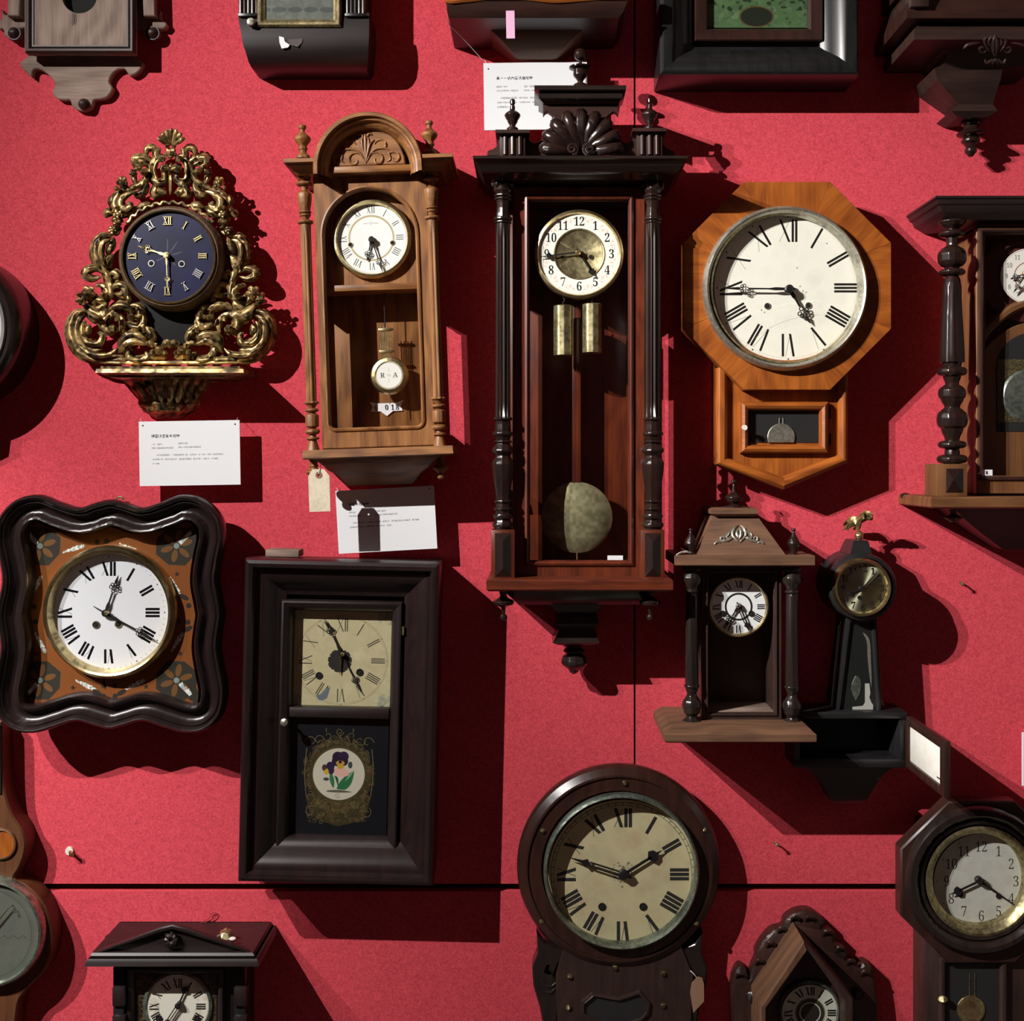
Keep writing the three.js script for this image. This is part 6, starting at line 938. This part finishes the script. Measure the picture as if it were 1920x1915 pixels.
// ---------- labels, tags and nails on the wall ----------
const STROKES = {           // hand-drawn character strokes on a 10 x 10 grid
  wood: [[1, 3, 9, 3], [5, 0, 5, 10], [5, 3, 1, 8], [5, 3, 9, 8]], gold: [[5, 0, 0, 4], [5, 0, 10, 4], [3, 4, 7, 4], [1, 6, 9, 6], [5, 4, 5, 9], [2, 7, 3, 8], [8, 7, 7, 8], [0, 9.5, 10, 9.5]],
  clock: [[2, 0, 0, 3], [1, 2, 4, 2], [0.5, 4, 4, 4], [0.5, 6, 4, 6], [2, 4, 2, 10], [5.5, 2, 10, 2], [5.5, 6, 10, 6], [5.5, 2, 5.5, 6], [10, 2, 10, 6], [7.7, 0, 7.7, 10]],
  hang: [[0, 2, 4, 2], [2, 0, 2, 10], [0, 7, 4, 5], [6, 1.5, 9.5, 1.5], [5, 4, 10, 4], [6, 7, 9.5, 7], [5, 10, 10, 10], [7.7, 0, 7.7, 10]], han: [[1, 1, 2, 2], [0.5, 4, 1.5, 5], [0, 9, 2, 7], [4, 1, 9, 1], [9, 1, 4, 10], [5, 3, 10, 10]],
  virtue: [[2, 0, 0, 3], [2, 3, 0, 6], [1.5, 5, 1.5, 10], [4, 1, 10, 1], [7, 0, 7, 2], [4.5, 3, 9.5, 3], [4.5, 5, 9.5, 5], [4.5, 3, 4.5, 5], [9.5, 3, 9.5, 5], [4, 6.5, 10, 6.5], [4, 8, 4, 10], [6, 8, 8, 10]],
  land: [[0, 0, 10, 0], [0, 0, 0, 10], [10, 0, 10, 10], [0, 10, 10, 10], [2.5, 3, 7.5, 3], [3, 5, 7, 5], [2.5, 8, 7.5, 8], [5, 3, 5, 8]], fort: [[2, 0, 0, 3], [1, 2, 1, 5], [4, 0, 9, 0], [4, 2, 9, 2], [3, 3.5, 10, 3.5], [6.5, 2, 6.5, 5], [2, 7.5, 8, 7.5], [0, 10, 10, 10], [5, 6, 5, 10]],
  big: [[0, 3, 10, 3], [5, 0, 0, 10], [5, 4, 10, 10]], law: [[1, 1, 2, 2], [0.5, 4, 1.5, 5], [0, 9, 2, 7], [4, 2, 10, 2], [7, 0, 7, 5], [3.5, 5, 10, 5], [7, 5, 4, 9], [4, 9, 9.5, 9], [8, 7, 10, 10]],
  seat: [[5, 0, 5, 1], [1, 1, 10, 1], [1, 1, 0, 10], [5.5, 3, 5.5, 10], [2, 7, 9, 7], [2, 10, 10, 10]], fine: [[3, 0, 4, 1], [7, 0, 6, 1], [1, 2, 9, 2], [2, 4, 8, 4], [1, 5.5, 9, 5.5], [5, 2, 5, 7], [0, 7.5, 10, 7.5], [5, 7, 1, 10], [5, 7, 9, 10]],
  one: [[1, 5, 9, 5]], form: [[0, 3, 10, 3], [7, 0, 10, 10], [1, 6, 6, 6], [3.5, 6, 3.5, 9], [0.5, 9.5, 6, 8.5]], wall: [[0, 3, 3.5, 3], [1.8, 0, 1.8, 9], [0, 9.5, 3.5, 8.5], [4.5, 1.5, 10, 1.5], [7, 0, 7, 4], [4, 4, 10, 4], [4.5, 6, 10, 6], [4.5, 10, 10, 10], [4.5, 6, 4.5, 10], [10, 6, 10, 10], [6, 8, 8.5, 8]],
};
const KEYS = Object.keys(STROKES);
function cardTex(title, facts, lines) {
  return canvasTex(768, 512, (x, w, h) => {
    x.fillStyle = '#e9eaec'; x.fillRect(0, 0, w, h);
    const put = (k, a, b, s, lw, c) => { x.strokeStyle = c; x.lineWidth = lw; for (const q of STROKES[k]) { x.beginPath(); x.moveTo(a + q[0] / 10 * s, b + q[1] / 10 * s); x.lineTo(a + q[2] / 10 * s, b + q[3] / 10 * s); x.stroke(); } };
    const run = (a, b, n, s, c) => { for (let i = 0; i < n; i++) put(KEYS[Math.floor(rnd() * KEYS.length)], a + i * s * 1.12, b, s, 1.3, c); };
    title.forEach((k, i) => put(k, 96 + i * 27, 106, 22, 3.4, '#20202c'));
    for (const [a, b, n] of facts) run(a, b, n, 12, '#55565e');
    for (const [a, b, n] of lines) { let p = a, left = n; while (left > 0) { const m = Math.min(left, 4 + Math.floor(rnd() * 9)); run(p, b, m, 12, '#4a4b55'); p += m * 13.5 + 14; left -= m; } }
  });
}
function card(label, cx, cy, w, h, rot, tex, pins, Z = 0.042) {
  const t = new Thing('label_card', label, 'label', cx, cy, rot, 0, 'white museum label cards');
  t.add('card', t.box(cx - w / 2, cx + w / 2, cy - h / 2, cy + h / 2, Z - 0.003, Z, 0), 'paper');
  for (const s of [-1, 1]) t.add('thread', t.strand([[cx + s * (w / 2 - 6), cy - h / 2 + 1, Z - 0.001], [cx + s * (w / 2 - 4), cy - h / 2 - 3, Z * 0.6], [cx + s * (w / 2 - 2), cy - h / 2 - 6, 0]], 0.45, { shape: 'e', ring: 5 }), 'thread');
  t.print('print', t.quad(cx - w / 2, cx + w / 2, cy - h / 2, cy + h / 2, Z + 0.0001), tex, { roughness: 0.8 });
  for (const [dx, dy] of pins) t.add('pin', t.ball(cx + dx, cy + dy, Z + 0.0005, 1.4, 1, 1, 0.6, 8), 'iron', { crease: 2 });
}
card('white printed label card pinned under the gilt clock', 355.5, 850, 189, 121, 0.016, cardTex(['virtue', 'land', 'han', 'fort', 'gold', 'wood', 'hang', 'clock'], [[96, 176, 2], [140, 176, 3], [300, 172, 3], [345, 172, 2], [96, 206, 3], [140, 206, 9], [300, 202, 3], [338, 202, 10]], [[125, 262, 34], [100, 296, 33], [100, 330, 4]]), [[-87, -53], [86, -53]]);
card('tilted white printed label card under the arched oak clock', 724.5, 975, 185, 118, 0.055, cardTex(['law', 'land', 'wood', 'hang', 'wall', 'clock'], [[96, 176, 4], [300, 176, 3], [345, 176, 3], [96, 206, 9], [300, 206, 3], [338, 206, 10]], [[125, 262, 34], [100, 296, 22]]), [[84, -54]]);
card('white printed label card half hidden behind the regulator crest', 1004, 180, 194, 126, 0.014, cardTex(['fine', 'one', 'one', 'form', 'big', 'seat', 'han', 'wall', 'hang', 'clock'], [[96, 176, 6], [300, 176, 6], [96, 206, 12], [300, 206, 10]], [[125, 262, 34], [100, 296, 33], [100, 330, 6]]), [[-88, -52]]);
card('white label card barely showing at the right edge of the photo', 2010, 1424, 186, 100, 0, cardTex(['virtue', 'land', 'wood', 'hang', 'clock'], [[96, 176, 5]], [[125, 262, 30]]), [[-84, -42]]);
{
  const t = new Thing('hang_tag', 'cream paper hang tag with reinforced hole under the arched oak clock', 'tag', 599, 920, 0.008, 0.128);
  t.add('tag', t.plate([[578, 893], [586, 880], [608, 880], [618, 893], [619, 959], [580, 960]], 0.128, 0.1292, { b: 0, holes: [arc(598, 891, 2.6, 0, 350, 16)] }), 'cream');
  t.add('reinforcing_ring', t.ring(598, 891, [[6.5, 0.1292], [6.3, 0.1298], [2.8, 0.1298], [2.6, 0.1292]], 24), M({ name: 'brown paper ring', color: new THREE.Color(0.3, 0.13, 0.09), roughness: 0.9 }));
  t.add('string', t.strand([[598, 890, 0.13], [600, 878, 0.13], [604, 868, 0.12], [602, 862, 0.115]], 0.8, { shape: 'e' }), 'thread');
}
for (const [label, pts, m] of [
  ['small bent nail in the red wall right of the eagle', [[1799, 1093, 0.0], [1802, 1092, 0.012], [1805, 1096, 0.018]], 'aged'],
  ['small bent nail in the red wall above the gabled clock', [[1452, 1582, 0.0], [1455, 1581, 0.012], [1458, 1585, 0.018]], 'aged'],
  ['pale wall plug with a screw in the red wall at lower left', [[131, 1598, 0.0], [132, 1599, 0.01], [134, 1602, 0.016]], 'brass'],
]) { const t = new Thing('wall_nail', label, 'nail', pts[0][0], pts[0][1], 0, 0, 'nails left in the wall'); t.add('shank', t.strand(pts, m === 'brass' ? 4 : 2, { shape: 'e' }), m); t.add('head', t.ball(pts[2][0], pts[2][1], pts[2][2], m === 'brass' ? 5 : 3.4, 1, 1, 0.5, 10), m, { crease: 2 }); if (m === 'brass') t.add('plug', t.ring(129, 1597, [[8, 0], [7.5, 0.004], [4, 0.005], [0, 0.005]], 14), 'bone'); }
{
  const t = new Thing('red_thread', 'loose loop of red thread on the wall above the pediment clock', 'thread', 388, 1728);
  t.add('thread', t.strand([[364, 1746, 0.002], [366, 1738, 0.003], [374, 1733, 0.004], [384, 1727, 0.004], [392, 1722, 0.004], [396, 1714, 0.004], [405, 1712, 0.004], [404, 1719, 0.004], [396, 1725, 0.004], [386, 1729, 0.004], [376, 1737, 0.004], [369, 1739, 0.003]], 0.8, { shape: 'e', seg: 50 }), M({ name: 'red thread', color: new THREE.Color(0.25, 0.02, 0.025), roughness: 0.9 }));
}
{
  const t = new Thing('hanging_wire', 'fine pale wire from the bowed clock base to the label card', 'wire', 870, 70);
  t.add('wire', t.strand([[838, 36, 0.135], [842, 46, 0.12], [866, 70, 0.08], [908, 116, 0.043]], 0.7, { shape: 'e', seg: 20, ring: 5 }), 'thread');
}

renderer.render(scene, camera);
